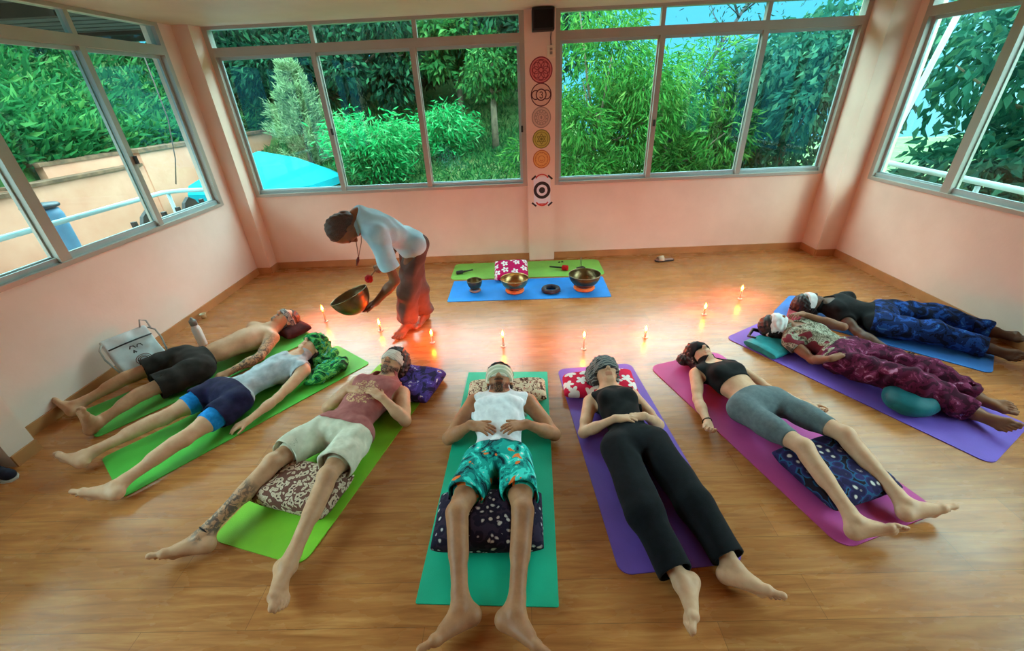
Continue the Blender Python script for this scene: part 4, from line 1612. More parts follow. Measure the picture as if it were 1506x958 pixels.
def flatring(mb, cx, cz, r1, r0, y, a0=0, a1=2 * PI, n=40):
    for i in range(n):
        b0, b1 = a0 + (a1 - a0) * i / n, a0 + (a1 - a0) * (i + 1) / n
        mb.bm.faces.new([mb.bm.verts.new((cx + r * math.cos(b), y, cz + r * math.sin(b))) for r, b in ((r1, b0), (r1, b1), (r0, b1), (r0, b0))])


TBK = flat('target_black', rgb(30, 27, 30))
TRD = flat('target_red', rgb(204, 58, 48))
TTP = flat('black_tape', rgb(36, 26, 26))
k, k2 = MB(), MB()
flatring(k, 0, .0, .105, .068, -.002)
flatring(k2, 0, .0, .038, .0001, -.002)
k.build('target_ring', TBK, e, recalc=False)
k2.build('target_dot', TBK, e, recalc=False)
k = MB()
flatring(k, 0, .105, .092, .078, -.0024, math.radians(28), math.radians(152), 20)
k.build('red_arc', TRD, e, recalc=False)
k = MB()
flatring(k, 0, -.105, .092, .074, -.0024, math.radians(208), math.radians(332), 20)
k.build('red_arc', TRD, e, recalc=False)
MB().box((-.05, -.0028, -.176), (.05, -.0022, -.163)).build('red_bar', TRD, e)
for sx in (-1, 1):
    for sz in (-1, 1):
        a = V(sx * .075, sz * .185)
        b_ = V(sx * .128, sz * .14)
        d = unit(b_ - a)
        nn = V(-d[1], d[0]) * .011
        k = MB()
        k.bm.faces.new([k.bm.verts.new((p[0], -.003, p[1] - .01)) for p in (a + nn, b_ + nn, b_ - nn, a - nn)])
        k.build('corner_tape', TTP, e, recalc=False)
tag(e, 'white poster with a black target ring and red arcs on the pillar', 'poster')


# ------------------------------------------------------------------ mats
def mat_mat(name, c0):
    m, nt, b = new_mat(name)
    v = coords(nt)
    c1 = tuple(x * .86 for x in c0[:3]) + (1,)
    c = ramp(nt, noise(nt, v, 5, 4), [(.35, c1), (.65, c0)])
    nt.links.new(c, b.inputs['Base Color'])
    b.inputs['Roughness'].default_value = .62
    b.inputs['Specular IOR Level'].default_value = .35
    bump(nt, b, voro(nt, v, 260), .25, .002)
    return m


def yoga_mat(front, back, w, col, label, rad=.035, group=None):
    front, back = V(*front), V(*back)
    c = (front + back) / 2
    d = unit(back - front)
    L = np.linalg.norm(back - front)
    pts = []
    for sx, sy, a0 in ((1, 1, 0), (-1, 1, 90), (-1, -1, 180), (1, -1, 270)):
        for k in range(7):
            a = math.radians(a0 + 15 * k)
            pts.append((sx * (L / 2 - rad) + rad * math.cos(a), sy * (w / 2 - rad) + rad * math.sin(a)))
    mb = MB().prism(pts, .0005, .0062)
    o = mb.build('yoga_mat', col)
    o.location = (c[0], c[1], 0)
    o.rotation_euler = (0, 0, math.atan2(d[1], d[0]))
    return tag(o, label, 'mat', group)


G_LEAF = mat_mat('green_foam', rgb(96, 196, 84))
G_LIME = mat_mat('lime_foam', rgb(132, 200, 42))
yoga_mat((-3.20, 2.33), (-2.17, 3.64), .48, G_LEAF, 'green mat along the white wall under the shirtless person')
yoga_mat((-2.595, 1.825), (-1.525, 3.175), .52, mat_mat('fresh_green_foam', rgb(88, 196, 70)), 'green mat under the person with bright blue tights')
yoga_mat((-1.40, 1.305), (-.94, 2.96), .58, G_LIME, 'lime green mat under the person in cream shorts', .07)
yoga_mat((-.20, 1.03), (-.125, 2.815), .645, mat_mat('teal_foam', rgb(16, 186, 146)), 'teal green mat under the person in a white tank top', .01)
yoga_mat((.725, 1.175), (.585, 2.855), .61, mat_mat('violet_foam', rgb(122, 84, 190)), 'violet mat under the person all in black', .06)
yoga_mat((1.83, 1.345), (1.335, 2.925), .65, mat_mat('pink_foam', rgb(204, 78, 156)), 'pink mat under the person in grey cycling shorts', .08)
yoga_mat((2.96, 1.89), (2.09, 3.39), .62, mat_mat('lilac_foam', rgb(126, 92, 200)), 'lilac violet mat under the person in wine trousers', .06)
yoga_mat((3.72, 2.78), (2.66, 3.86), .56, mat_mat('blue_foam', rgb(62, 128, 214)), 'blue mat by the wall under the person in blue trousers', .06)
yoga_mat((-.86, 5.09), (1.05, 5.07), .55, mat_mat('pale_green_foam', rgb(140, 206, 88)), 'pale green mat along the back wall behind the bowls', .08)
yoga_mat((-.81, 4.48), (1.0, 4.46), .58, mat_mat('bright_blue_foam', rgb(10, 140, 236)), 'bright blue mat carrying the row of metal bowls', .02)

# ------------------------------------------------------------------ singing bowls
def brass(name, a, b_, rough=.28):
    m, nt, b = new_mat(name)
    v = coords(nt)
    f = voro(nt, v, 70)
    c = ramp(nt, noise(nt, v, 9, 4), [(.3, a), (.7, b_)])
    nt.links.new(c, b.inputs['Base Color'])
    b.inputs['Metallic'].default_value = 1
    b.inputs['Roughness'].default_value = rough
    bump(nt, b, f, .18, .004)
    return m


BRONZE = brass('hammered_bronze', rgb(170, 126, 82), rgb(206, 162, 110))
DARKBRONZE = brass('dark_bronze', rgb(104, 84, 62), rgb(146, 118, 84), .32)
RINGC = fabric('orange_ring_cloth', [(.3, rgb(206, 108, 56)), (.7, rgb(226, 134, 76))], 20)
RINGG = fabric('grey_ring_cloth', [(.3, rgb(120, 110, 104)), (.7, rgb(150, 138, 130))], 20)
CHAR = fabric('charcoal_ring_cloth', [(.3, rgb(48, 42, 46)), (.7, rgb(84, 74, 76))], 30)


def bowl_profile(R, H):
    prof = []
    t = .006
    for k in range(15):
        a = k / 14 * PI / 2
        prof.append((R * .42 * 0 + R * (math.sin(a) ** .75) * (.93 + .07 * math.sin(a)), H * (1 - math.cos(a) ** 1.15)))
    prof[0] = (0, 0)
    outer = prof
    inner = [(max(r - t, 0), z + t * (1 if r < R * .6 else .2)) for r, z in outer]
    inner[0] = (0, t)
    inner[-1] = (R - t, H)
    lip = [(R + .002, H + .001), (R - t * .5, H + .004)]
    return outer + lip + inner[::-1]


def bowl(loc, R, H, mat, label, rot=None):
    o = MB().lathe(bowl_profile(R, H), 56).build('singing_bowl', mat)
    o.location = loc
    if rot is not None:
        o.rotation_mode = 'QUATERNION'
        o.rotation_quaternion = rot
    return tag(o, label, 'bowl', 'metal singing bowls')


def ring(loc, R, r, mat, label, squash=.8):
    prof = [(R + r * math.cos(a), r * squash * (1 + math.sin(a))) for a in np.linspace(0, 2 * PI, 15)[:-1]]
    o = MB().lathe(prof, 40, closed=True).build('ring_cushion', mat)
    o.location = loc
    return tag(o, label, 'ring cushion')


ZM = .0065
ring((-.52, 4.45, ZM), .052, .016, RINGG, 'small grey ring cushion under the smallest metal bowl')
bowl((-.52, 4.45, ZM + .0205), .088, .115, DARKBRONZE, 'smallest metal bowl, standing at the end of the blue mat')
ring((-.06, 4.40, ZM), .085, .024, RINGC, 'orange ring cushion under the bowl before the pink pillow')
bowl((-.06, 4.40, ZM + .029), .158, .135, BRONZE, 'shiny bronze bowl in front of the pink flowered pillow')
ring((.35, 4.37, ZM), .082, .026, CHAR, 'empty charcoal ring cushion between two bowls on the blue mat', .95)
ring((.73, 4.40, ZM), .095, .026, RINGC, 'orange ring cushion under the widest bowl on the blue mat')
bowl((.73, 4.40, ZM + .032), .178, .15, DARKBRONZE, 'widest bronze bowl on the blue mat')
q_ = Vector((0, 0, 1)).rotation_difference(Vector(BOWL_N))
bowl(tuple(BOWL_C - BOWL_N * .085), .158, .165, DARKBRONZE, 'large tilted metal bowl held by the bending person', q_)

# mallets and small things around the bowls
WOODK = simple('black_wood', rgb(24, 20, 20), .5)
REDF = fabric('red_felt', [(.3, rgb(150, 16, 24)), (.7, rgb(206, 30, 34))], 60)
WOODL = simple('pale_wood_stick', rgb(150, 110, 76), .6)


def mallet(p, ang, L, r, hm, sm, label, z=.0065, hl=.09):
    e = empty('mallet', (p[0], p[1], z), ang)
    MB().tube([(-L / 2, 0, r), (L / 2 - hl, 0, r)], [.009, .011], 10).build('handle', sm, e)
    MB().tube([(L / 2 - hl, 0, r), (L / 2 - hl + .01, 0, r), (L / 2 - .01, 0, r), (L / 2, 0, r)], [r * .7, r, r, r * .75], 14).build('mallet_head', hm, e)
    return tag(e, label, 'mallet')


mallet((-.70, 5.02), math.radians(205), .22, .024, WOODK, WOODK, 'black mallet lying on the end of the pale green mat')
mallet((.50, 5.01), math.radians(-18), .24, .034, REDF, WOODK, 'mallet with a dark red felt head and black handle on the pale green mat', hl=.08)
# mallet with red pompom in the far hand of the man
e = empty('mallet', tuple(V(*JOINTS['man']['haL']) + V(0, 0, -.005)))
hd = V(-1.255, 3.30, .70) - V(*JOINTS['man']['haL'])
MB().tube([tuple(-unit(hd) * .06), tuple(hd)], .006, 8).build('handle', WOODL, e)
pp = MB()
for i in range(60):
    d = unit(rng.normal(size=3))
    pp.ball(tuple(hd + unit(hd) * .03 + d * .022), .014, 8)
pp.build('pompom', REDF, e)
tag(e, 'mallet with a bright red pompom head in the hand of the bending person', 'mallet')
# small hand cymbals / chime on the green mat
ST = simple('steel_wire', rgb(150, 146, 140), .3, metal=1.0)
e = empty('chime_holder', (.78, 5.02, .0065), .5)
MB().box((-.05, -.03, 0), (.05, .03, .02)).bevel(.004).build('base', WOODK, e)
MB().tube([(-.012, 0, .02), (-.012, 0, .13), (-.006, 0, .145), (.006, 0, .145), (.012, 0, .13), (.012, 0, .02)], .003, 6).build('wire_loop', ST, e)
tag(e, 'small chime with a wire loop on the pale green mat behind the widest bowl', 'chime')
for i, (dx, an_) in enumerate(((0, .3), (.04, 1.2))):
    o = MB().lathe([(0, .012), (.006, .012), (.008, .006), (.018, .0), (.016, -.001), (.007, .004), (0, .009)], 20).build('finger_cymbal', WOODK)
    o.location = (.53 + dx, 5.27 + dx * .3, .008)
    tag(o, ('tiny dark finger cymbal at the back edge of the pale green mat, beside the pillar', 'second tiny dark finger cymbal at the back edge of the pale green mat')[i], 'finger cymbal')

# pillow leaning at the back of the bowls: same soft body method
gp = Grid((-.10, 4.83, 0), 0, (-.32, -.22, 0), (.32, .22, .32), .005)
X, Y, Z = gp.xyz()
ca, sa = math.cos(.42), math.sin(.42)
yy = Y * ca + (Z - .10) * sa
zz = -Y * sa + (Z - .10) * ca
p_, q2 = X / .205, yy / .155
hh = .055 * np.clip(1 - np.abs(p_) ** 4, 0, 1) ** .5 * np.clip(1 - np.abs(q2) ** 4, 0, 1) ** .5
F = np.maximum(np.abs(zz) - hh + gp.wob(.004, .12, 3), np.maximum((np.abs(p_) - 1) * .205, (np.abs(q2) - 1) * .155)) * .75
F = np.maximum(F, .0075 - Z)
o = gp.obj(F.astype(np.float32), 'cushion', C_pinkf)
tag(o, 'magenta cushion with white flowers leaning behind the shiny bronze bowl', 'cushion')

# ------------------------------------------------------------------ candles
def emit(name, col, s):
    m = bpy.data.materials.new(name)
    m.use_nodes = True
    nt = m.node_tree
    for n in list(nt.nodes):
        nt.nodes.remove(n)
    o = nt.nodes.new('ShaderNodeOutputMaterial')
    e = nt.nodes.new('ShaderNodeEmission')
    e.inputs[0].default_value = col
    e.inputs[1].default_value = s
    nt.links.new(e.outputs[0], o.inputs[0])
    return m


WAX = simple('white_wax', rgb(236, 214, 190), .45, .04)
WAX.node_tree.nodes['Principled BSDF'].inputs['Subsurface Weight'].default_value = .3
FLAME = emit('flame', (1.0, .085, .0016, 1), 420)
CANDLES = [((-2.03, 3.83), .13, 'first candle from the white wall, burning beside the dark maroon cushion'),
           ((-1.39, 3.59), .075, 'candle burning in front of the bending person, second from the white wall'),
           ((-.83, 3.33), .085, 'candle burning behind the purple cushion'),
           ((-.17, 3.22), .11, 'candle burning behind the beige cushion of the teal mat'),
           ((.54, 3.13), .125, 'candle burning behind the red cushion with white flowers'),
           ((1.12, 3.29), .07, 'candle burning behind the far end of the pink mat'),
           ((1.81, 3.69), .07, 'candle burning just off the corner of the lilac violet mat'),
           ((2.31, 4.01), .10, 'last candle of the arc, burning beside the blue mat')]
for (x, y), h, lab in CANDLES:
    e = empty('candle', (x, y, 0))
    MB().lathe([(0, 0), (.0095, 0), (.0095, h - .004), (.007, h), (0, h - .002)], 20).build('wax_stick', WAX, e)
    MB().lathe([(0, .001), (.02, .001), (.024, .004), (.017, .0055), (.0096, .009)], 20).build('wax_drip', WAX, e)
    MB().tube([(0, 0, h - .004), (.001, 0, h + .008)], .0012, 6).build('wick', WOODK, e)
    MB().lathe([(0, h + .002), (.007, h + .008), (.0115, h + .018), (.010, h + .031), (.005, h + .046), (0, h + .06)], 16).build('flame', FLAME, e)
    tag(e, lab, 'candle', 'arc of burning candles')

# ------------------------------------------------------------------ bag, bottle, slipper, shoe
def decal(nt, b):
    pass


BAGM = fabric('pale_blue_canvas', [(.3, rgb(200, 216, 222)), (.7, rgb(220, 232, 236))], 12)
BAGE = fabric('grey_canvas', [(.3, rgb(150, 154, 150)), (.7, rgb(180, 182, 176))], 12)
INK = simple('dark_print', rgb(46, 60, 66), .8)
INKB = simple('brown_print', rgb(120, 92, 84), .8)
e = empty('tote_bag', (-3.225, 2.98, 0), math.radians(62))
# local: x along the wall, y towards the wall, leaning
lean = math.radians(-28)
gb_ = Grid((0, 0, 0), 0, (-.22, -.14, 0), (.22, .14, .42), .006)
X, Y, Z = gb_.xyz()
prof_t = .055 * (1 - (Z / .40) ** 1.6 * .65)
F = np.maximum(np.maximum(np.abs(X) - .17 + gb_.wob(.006, .2, 8), np.abs(Z - .185) - .185), np.abs(Y) - prof_t + gb_.wob(.008, .16, 9)).astype(np.float32)
F = smax(F, (np.abs(X) - .165).astype(np.float32) + 0 * F, .02)
bag = gb_.obj(F, 'bag_body', BAGM, parent=e)
ROT = Matrix.Rotation(lean, 4, 'X')


def bagpart(mb, name, mat, lab=None):
    o = mb.build(name, mat, e)
    if lab:
        o['label'] = lab
    return o


parts = [bag]
yb = -.064
parts.append(bagpart(MB().tube([(-.155, yb + .012, .275), (-.05, yb + .004, .278), (.06, yb + .004, .278), (.155, yb + .012, .275)], .006, 8), 'zip', INK))
k = MB()
for px_, pz in ((-.02, .22), (.03, .215)):
    k.tube([(px_ - .02, yb - .004, pz), (px_ - .006, yb - .005, pz + .022), (px_ + .014, yb - .005, pz + .016), (px_ + .02, yb - .004, pz - .004)], .004, 6)
k.tube([(-.03, yb - .006, .18), (-.022, yb - .006, .2), (-.012, yb - .006, .178)], .006, 6)
parts.append(bagpart(k, 'printed_figure', INK))
k = MB()
for r0 in (.055, .04, .026):
    k.tube([(r0 * math.cos(a), yb - .008, .105 + r0 * .75 * math.sin(a)) for a in np.linspace(0, 2 * PI, 22)], .0035, 6)
parts.append(bagpart(k, 'printed_emblem', INKB))
for sx in (-1, 1):
    k = MB()
    k.tube([(sx * .165, -.035, .34), (sx * .20, -.04, .30), (sx * .205, -.035, .22), (sx * .175, -.03, .05)], .007, 8)
    parts.append(bagpart(k, 'strap', BAGE))
k = MB()
k.tube([(.12, -.03, .36), (.15, -.03, .42), (.19, -.02, .40), (.19, -.01, .33)], .006, 8)
parts.append(bagpart(k, 'handle', BAGE))
for o in parts:
    o.data.transform(Matrix.Translation((0, 0, .05)) @ ROT)
tag(e, 'pale blue canvas bag with printed emblem and dark zip leaning on the white wall', 'bag')
zmin = min((o.matrix_basis @ v.co).z for o in parts for v in o.data.vertices)
e.location.z = -zmin + .001

BOT = simple('frosted_white_plastic', rgb(232, 232, 234), .35, .03)
BOTC = simple('grey_cap', rgb(120, 132, 130), .5)
e = empty('water_bottle', (-3.07, 3.44, 0))
MB().lathe([(0, 0), (.036, 0), (.039, .006), (.039, .17), (.034, .195), (.026, .21), (.026, .216), (0, .216)], 28).build('bottle_body', BOT, e)
MB().lathe([(0, .217), (.03, .217), (.031, .262), (.024, .272), (.012, .276), (.012, .292), (0, .294)], 24).build('cap', BOTC, e)
tag(e, 'white water bottle with a grey cap standing by the wall behind the shirtless person', 'bottle')

SLM = simple('cream_slipper', rgb(196, 176, 150), .6)
SLM2 = simple('mauve_insole', rgb(170, 134, 124), .7)
e = empty('slipper', (1.89, 5.20, 0), math.radians(8))
sole = [(-.125, -.02), (-.10, -.042), (-.03, -.04), (.04, -.032), (.10, -.036), (.125, -.02), (.128, .012), (.105, .034), (.04, .03), (-.03, .042), (-.10, .044), (-.124, .02)]
MB().prism(sole, .001, .018).bevel(.004, 2).build('sole', WOODK, e)
MB().prism([(x * .93, y * .9) for x, y in sole], .0185, .022).build('insole', SLM2, e)
k = MB()
n_ = 12
for i in range(n_ - 1):
    a0, a1 = PI * i / (n_ - 1), PI * (i + 1) / (n_ - 1)
    q = [(-.09, -.045 * math.cos(a0), .02 + .045 * math.sin(a0)), (-.02, -.047 * math.cos(a0), .02 + .055 * math.sin(a0)),
         (-.02, -.047 * math.cos(a1), .02 + .055 * math.sin(a1)), (-.09, -.045 * math.cos(a1), .02 + .045 * math.sin(a1))]
    f = k.bm.faces.new([k.bm.verts.new(p) for p in q])
    f.smooth = True
bmesh.ops.remove_doubles(k.bm, verts=list(k.bm.verts), dist=1e-4)
st = k.build('strap', SLM, e)
sm_ = st.modifiers.new('thick', 'SOLIDIFY')
sm_.thickness = .006
tag(e, 'single cream slipper lying by the back wall near the pillar', 'slipper')

TUB = simple('cream_plastic_tub', rgb(214, 206, 170), .4)
o = MB().lathe([(0, 0), (.022, 0), (.03, .045), (.032, .05), (.028, .05), (.02, .006), (0, .006)], 20).build('small_cup', TUB)
o.location = (-3.44, 4.02, 0)
tag(o, 'tiny cream cup on the floor against the white wall', 'cup')

SHN = fabric('navy_shoe_cloth', [(.3, rgb(24, 26, 40)), (.7, rgb(42, 44, 62))], 30)
SHW = simple('white_rubber', rgb(200, 198, 190), .5)
gs = Grid((-3.345, 1.855, 0), math.radians(-14), (-.2, -.1, 0), (.2, .1, .16), .005)
F = gs.new()
def gpt(x, y, z):
    return gs.org + gs.R @ V(x, y, z)
gs.add(F, gs.cap(gpt(-.11, 0, .05), gpt(-.09, 0, .085), .042, .036))
gs.add(F, gs.cap(gpt(-.10, 0, .045), gpt(.10, .008, .036), .042, .034), .03)
C_ = gs.new()
gs.add(C_, gs.cap(gpt(-.12, 0, .12), gpt(-.03, 0, .11), .034, .03))
F = smax(F, -C_, .006)
F = np.maximum(F, .014 - gs.xyz()[2])
sh_o = gs.obj(F, 'shoe', SHN)
tag(sh_o, 'dark navy shoe with a white line at the foot of the wall pillar', 'shoe')
prof = [(-.148, -.03), (-.11, -.044), (.02, -.038), (.09, -.036), (.135, -.015), (.138, .02), (.10, .045), (.02, .044), (-.10, .044), (-.148, .03)]
MB().prism(prof, .0015, .0145).build('sole', SHW, sh_o)


# ------------------------------------------------------------------ outside
LEAF_K = .48


def leaf_mat(name, c0, c1, c2=None):
    c0, c1, c2 = [c and tuple(x * LEAF_K for x in c[:3]) + (1,) for c in (c0, c1, c2)]
    m, nt, b = new_mat(name)
    at = N(nt, 'ShaderNodeVertexColor', layer_name='tint')
    sp = N(nt, 'ShaderNodeSeparateColor')
    nt.links.new(at.outputs['Color'], sp.inputs['Color'])
    st = [(0, c0), (.6, c1)] + ([(1, c2)] if c2 else [])
    c = ramp(nt, sp.outputs[0], st)
    nt.links.new(c, b.inputs['Base Color'])
    b.inputs['Roughness'].default_value = .7
    b.inputs['Specular IOR Level'].default_value = .12
    tr = nt.nodes.new('ShaderNodeBsdfTranslucent')
    nt.links.new(c, tr.inputs[0])
    mx = nt.nodes.new('ShaderNodeMixShader')
    mx.inputs[0].default_value = .35
    nt.links.new(b.outputs[0], mx.inputs[1])
    nt.links.new(tr.outputs[0], mx.inputs[2])
    nt.links.new(mx.outputs[0], nt.nodes['Material Output'].inputs[0])
    return m


def leaves(name, pos, dirs, L, W, mat, parent=None, fold=.25, r=None):
    """one folded blade per position; dirs = way the blade points"""
    r = r or rng
    n = len(pos)
    L = L * r.uniform(.6, 1.25, n)[:, None]
    d = dirs / np.linalg.norm(dirs, axis=1)[:, None]
    ref = r.normal(size=(n, 3))
    s = np.cross(d, ref)
    s /= np.linalg.norm(s, axis=1)[:, None] + 1e-9
    nn = np.cross(s, d)
    Wd = L * W
    bend = nn * L * .12
    v = np.stack([pos, pos + d * L * .45 + s * Wd * .5 + nn * Wd * fold, pos + d * L - bend, pos + d * L * .45 - s * Wd * .5 + nn * Wd * fold], 1).reshape(-1, 3)
    i = np.arange(n) * 4
    f = np.concatenate([np.stack([i, i + 1, i + 2], 1), np.stack([i, i + 2, i + 3], 1)])
    me = mesh_np(name, v, f, 3)
    col = np.zeros((n, 4, 4), np.float32)
    col[:, :, 0] = r.beta(2, 2, n)[:, None]
    col[:, :, 3] = 1
    at = me.color_attributes.new('tint', 'FLOAT_COLOR', 'POINT')
    at.data.foreach_set('color', col.ravel())
    return link(name, me, mat, parent)


def ground(x, y):
    """height of the land outside"""
    x, y = np.asarray(x, float), np.asarray(y, float)
    back = np.where(y < 12, .45 + .21 * (y - 9), 1.08 + .85 * (y - 12))
    back = back - 1.1 * np.clip(x - .2, 0, 3.2)
    left = 1.35 + .75 * np.clip(-6.75 - x, 0, 30)
    t = np.clip((-6.55 - x) / .3, 0, 1)
    low = np.minimum(back, .45 + .85 * np.clip(y - 8.5, 0, 50))
    low = np.where(y < 6.4, -.9, low)
    z = low * (1 - t) + np.maximum(left, low) * t
    z = np.minimum(z, 3.1 - 1.7 * np.clip(x - .8, 0, 3.2))
    z = np.where((x < -6) & (y < 2.5), np.minimum(z, -.5), z)
    return z + .10 * np.sin(1.7 * x + .6 * y) * np.sin(1.1 * y - .5 * x)


def grass_mat():
    m, nt, b = new_mat('hill_soil_and_grass')
    v = coords(nt)
    c = ramp(nt, noise(nt, v, 1.3, 6, .65), [(.3, rgb(44, 60, 34)), (.5, rgb(66, 110, 50)), (.7, rgb(112, 112, 66))])
    nt.links.new(c, b.inputs['Base Color'])
    b.inputs['Roughness'].default_value = .95
    bump(nt, b, noise(nt, v, 14, 4), .6, .05)
    return m


gx = np.arange(-17, 36.01, .5)
gy = np.arange(-6, 36.01, .5)
XX, YY = np.meshgrid(gx, gy, indexing='ij')
ZZ = ground(XX, YY)
ZZ = np.where((XX > -6.4) & (YY < 6.3), -1.2, ZZ)
nv = np.arange(XX.size).reshape(XX.shape)
fq = np.stack([nv[:-1, :-1], nv[1:, :-1], nv[1:, 1:], nv[:-1, 1:]], -1).reshape(-1, 4)
me = mesh_np('hillside', np.stack([XX, YY, ZZ], -1).reshape(-1, 3), fq, 4)
smooth(me)
structure(link('hillside', me, grass_mat()))

# terrace, retaining wall ---------------------------------------------
TERR = plaster('terrace_concrete', rgb(140, 112, 96), rgb(156, 128, 110))
PINKW = plaster('pink_render', rgb(196, 134, 110), rgb(208, 152, 128), .2)
CAPM = simple('weathered_cap', rgb(110, 78, 58), .9, .5, 9, bumps=.4, bscale=20)
structure(MB().box((-6.5, -3, -.4), (XL - WT - .01, 6.35, -.05)).build('terrace_floor', TERR))
structure(MB().box((-6.72, -3, -.6), (-6.5, 5.55, 1.10)).box((-6.72, 5.55, -.6), (-6.5, 7.75, 1.16)).box((-6.74, 7.75, -.6), (-6.48, 12.4, 1.36)).box((-6.80, 6.25, 1.1), (-6.68, 7.75, 1.36)).build('retaining_wall', PINKW))
structure(MB().box((-6.78, 7.70, 1.36), (-6.44, 12.45, 1.42)).box((-6.76, -3, 1.10), (-6.46, 5.55, 1.15)).box((-6.86, 6.2, 1.36), (-6.66, 7.75, 1.41)).box((-6.7, 5.55, 1.16), (-6.46, 7.7, 1.20)).build('retaining_wall_cap', CAPM))

RAILM = simple('pale_blue_rail_paint', rgb(168, 206, 216), .4, .05)
e = empty('terrace_railing', (-4.9, 2.0, -.05))
MB().tube([(0, -3.2, 1.05), (0, 3.95, 1.04), (.06, 4.08, 1.03), (.2, 4.12, 1.03), (1.25, 4.12, 1.03)], .028, 10).build('top_rail', RAILM, e)
MB().tube([(0, -3.2, .55), (0, 4.05, .55)], .018, 8).tube([(0, 4.12, .55), (1.25, 4.12, .55)], .018, 8).build('lower_rail', RAILM, e)
for yy in (-2.6, -1.0, .6, 2.3, 4.05):
    MB().tube([(0, yy, 0), (0, yy, 1.04)], .024, 8).build('post', RAILM, e)
MB().tube([(1.25, 4.12, 0), (1.25, 4.12, 1.03)], .024, 8).build('post', RAILM, e)
tag(e, 'pale blue metal railing along the terrace outside the window', 'railing')

IRON = simple('black_cast_iron', rgb(20, 20, 22), .5)


def ornate_chair(x, y, rz, label):
    e = empty('garden_chair', (x, y, -.049), rz)
    pts = [(-.23, 0), (-.23, .47), (-.19, .47), (-.19, .38), (-.13, .42), (-.09, .49), (0, .54), (.09, .49), (.13, .42), (.19, .38), (.19, .47), (.23, .47), (.23, 0)]
    k = MB().prism(pts[::-1], -.02, .02)
    o = k.build('backrest', IRON, e)
    o.data.transform(Matrix.Translation((0, -.21, .58)) @ Matrix.Rotation(PI / 2, 4, 'X'))
    MB().box((-.24, -.22, .42), (.24, .24, .46)).bevel(.008).build('seat', IRON, e)
    for sx in (-1, 1):
        for sy in (-.19, .21):
            MB().tube([(sx * .21, sy, 0), (sx * .2, sy * .95, .42)], [.016, .022], 8).build('leg', IRON, e)
        MB().tube([(sx * .21, -.2, .46), (sx * .21, -.2, .6)], .02, 8).build('back_post', IRON, e)
    tag(e, label, 'chair')


ornate_chair(-4.15, 5.12, math.radians(90), 'black ornate garden chair on the terrace beside the corner pillar')
ornate_chair(-4.15, 4.48, math.radians(90), 'black ornate garden chair on the terrace, partly behind the window mullion')
BLU = simple('blue_plastic_tank', rgb(90, 140, 176), .5)
e = empty('water_tank', (-5.35, 4.75, -.05))
MB().lathe([(0, 0), (.13, 0), (.15, .05), (.16, 1.05), (.14, 1.12), (0, 1.14)], 28).build('barrel', BLU, e)
MB().lathe([(0, 1.141), (.165, 1.141), (.17, 1.16), (.16, 1.175), (0, 1.18)], 28).build('lid', simple('dark_tank_lid', rgb(46, 62, 74), .5), e)
tag(e, 'blue barrel standing behind the terrace railing', 'barrel')

# patio umbrella -------------------------------------------------------
TARP = simple('turquoise_canvas', rgb(4, 140, 156), .8, .1, 5, spec=.1)
e = empty('patio_umbrella', (-4.75, 8.35, float(ground(-4.75, 8.35))))
zg = 1.25 - float(ground(-4.75, 8.35))
k = MB()
R8 = 1.38
top = (0, 0, zg)
rim = [(R8 * math.cos(a) , R8 * math.sin(a), zg - .52) for a in np.arange(8) * PI / 4 + .2]
mid = [(R8 * .5 * math.cos(a), R8 * .5 * math.sin(a), zg - .20) for a in np.arange(8) * PI / 4 + .2]
val = [(x * 1.005, y * 1.005, z - .13) for x, y, z in rim]
for i in range(8):
    j = (i + 1) % 8
    vs = lambda *p: [k.bm.verts.new(q) for q in p]
    k.bm.faces.new(vs(top, mid[i], mid[j]))
    k.bm.faces.new(vs(mid[i], rim[i], rim[j], mid[j]))
    k.bm.faces.new(vs(rim[i], val[i], val[j], rim[j]))
bmesh.ops.remove_doubles(k.bm, verts=list(k.bm.verts), dist=1e-3)
o = k.build('canopy', TARP, e)
md = o.modifiers.new('thick', 'SOLIDIFY')
md.thickness = .008
MB().tube([(0, 0, -.05), (0, 0, zg - .03)], .025, 10).build('pole', RAILM, e)
for a in np.arange(8) * PI / 4 + .2:
    MB().tube([(.02 * math.cos(a), .02 * math.sin(a), zg - .05), (R8 * .97 * math.cos(a), R8 * .97 * math.sin(a), zg - .53)], .008, 6).build('rib', RAILM, e)
tag(e, 'turquoise patio umbrella standing outside behind the corner pillar', 'umbrella')

CORD = simple('dark_cord', rgb(60, 44, 40), .8)
tag(MB().tube([(-5.4, 7.30, 2.85), (-5.4, 7.28, 1.86), (-5.4, 7.1, 1.3), (-5.4, 6.9, .95)], .008, 6).build('hanging_cord', CORD), 'thin dark cord hanging over the terrace outside', 'cord')
# roof overhang outside the long window
OVH = simple('weathered_roof_sheet', rgb(66, 74, 74), .8, .3, 4)
k = MB()
for i in range(20):
    y0 = 1.75 + i * .21
    k.prism([(-5.3, y0), (-3.72, y0), (-3.72, y0 + .15), (-5.3, y0 + .15)], 2.80, 2.83)
    k.prism([(-5.3, y0 + .15), (-3.72, y0 + .15), (-3.72, y0 + .21), (-5.3, y0 + .21)], 2.815, 2.85)
structure(k.build('roof_overhang', OVH))
k = MB()
for y0 in (2.2, 4.2, 5.8):
    k.box((-5.2, y0, 2.70), (-3.70, y0 + .07, 2.80))
k.box((-5.3, 1.8, 2.68), (-5.2, 5.9, 2.80))
structure(k.build('roof_overhang_rafters', simple('old_rafter', rgb(58, 48, 42), .9)))

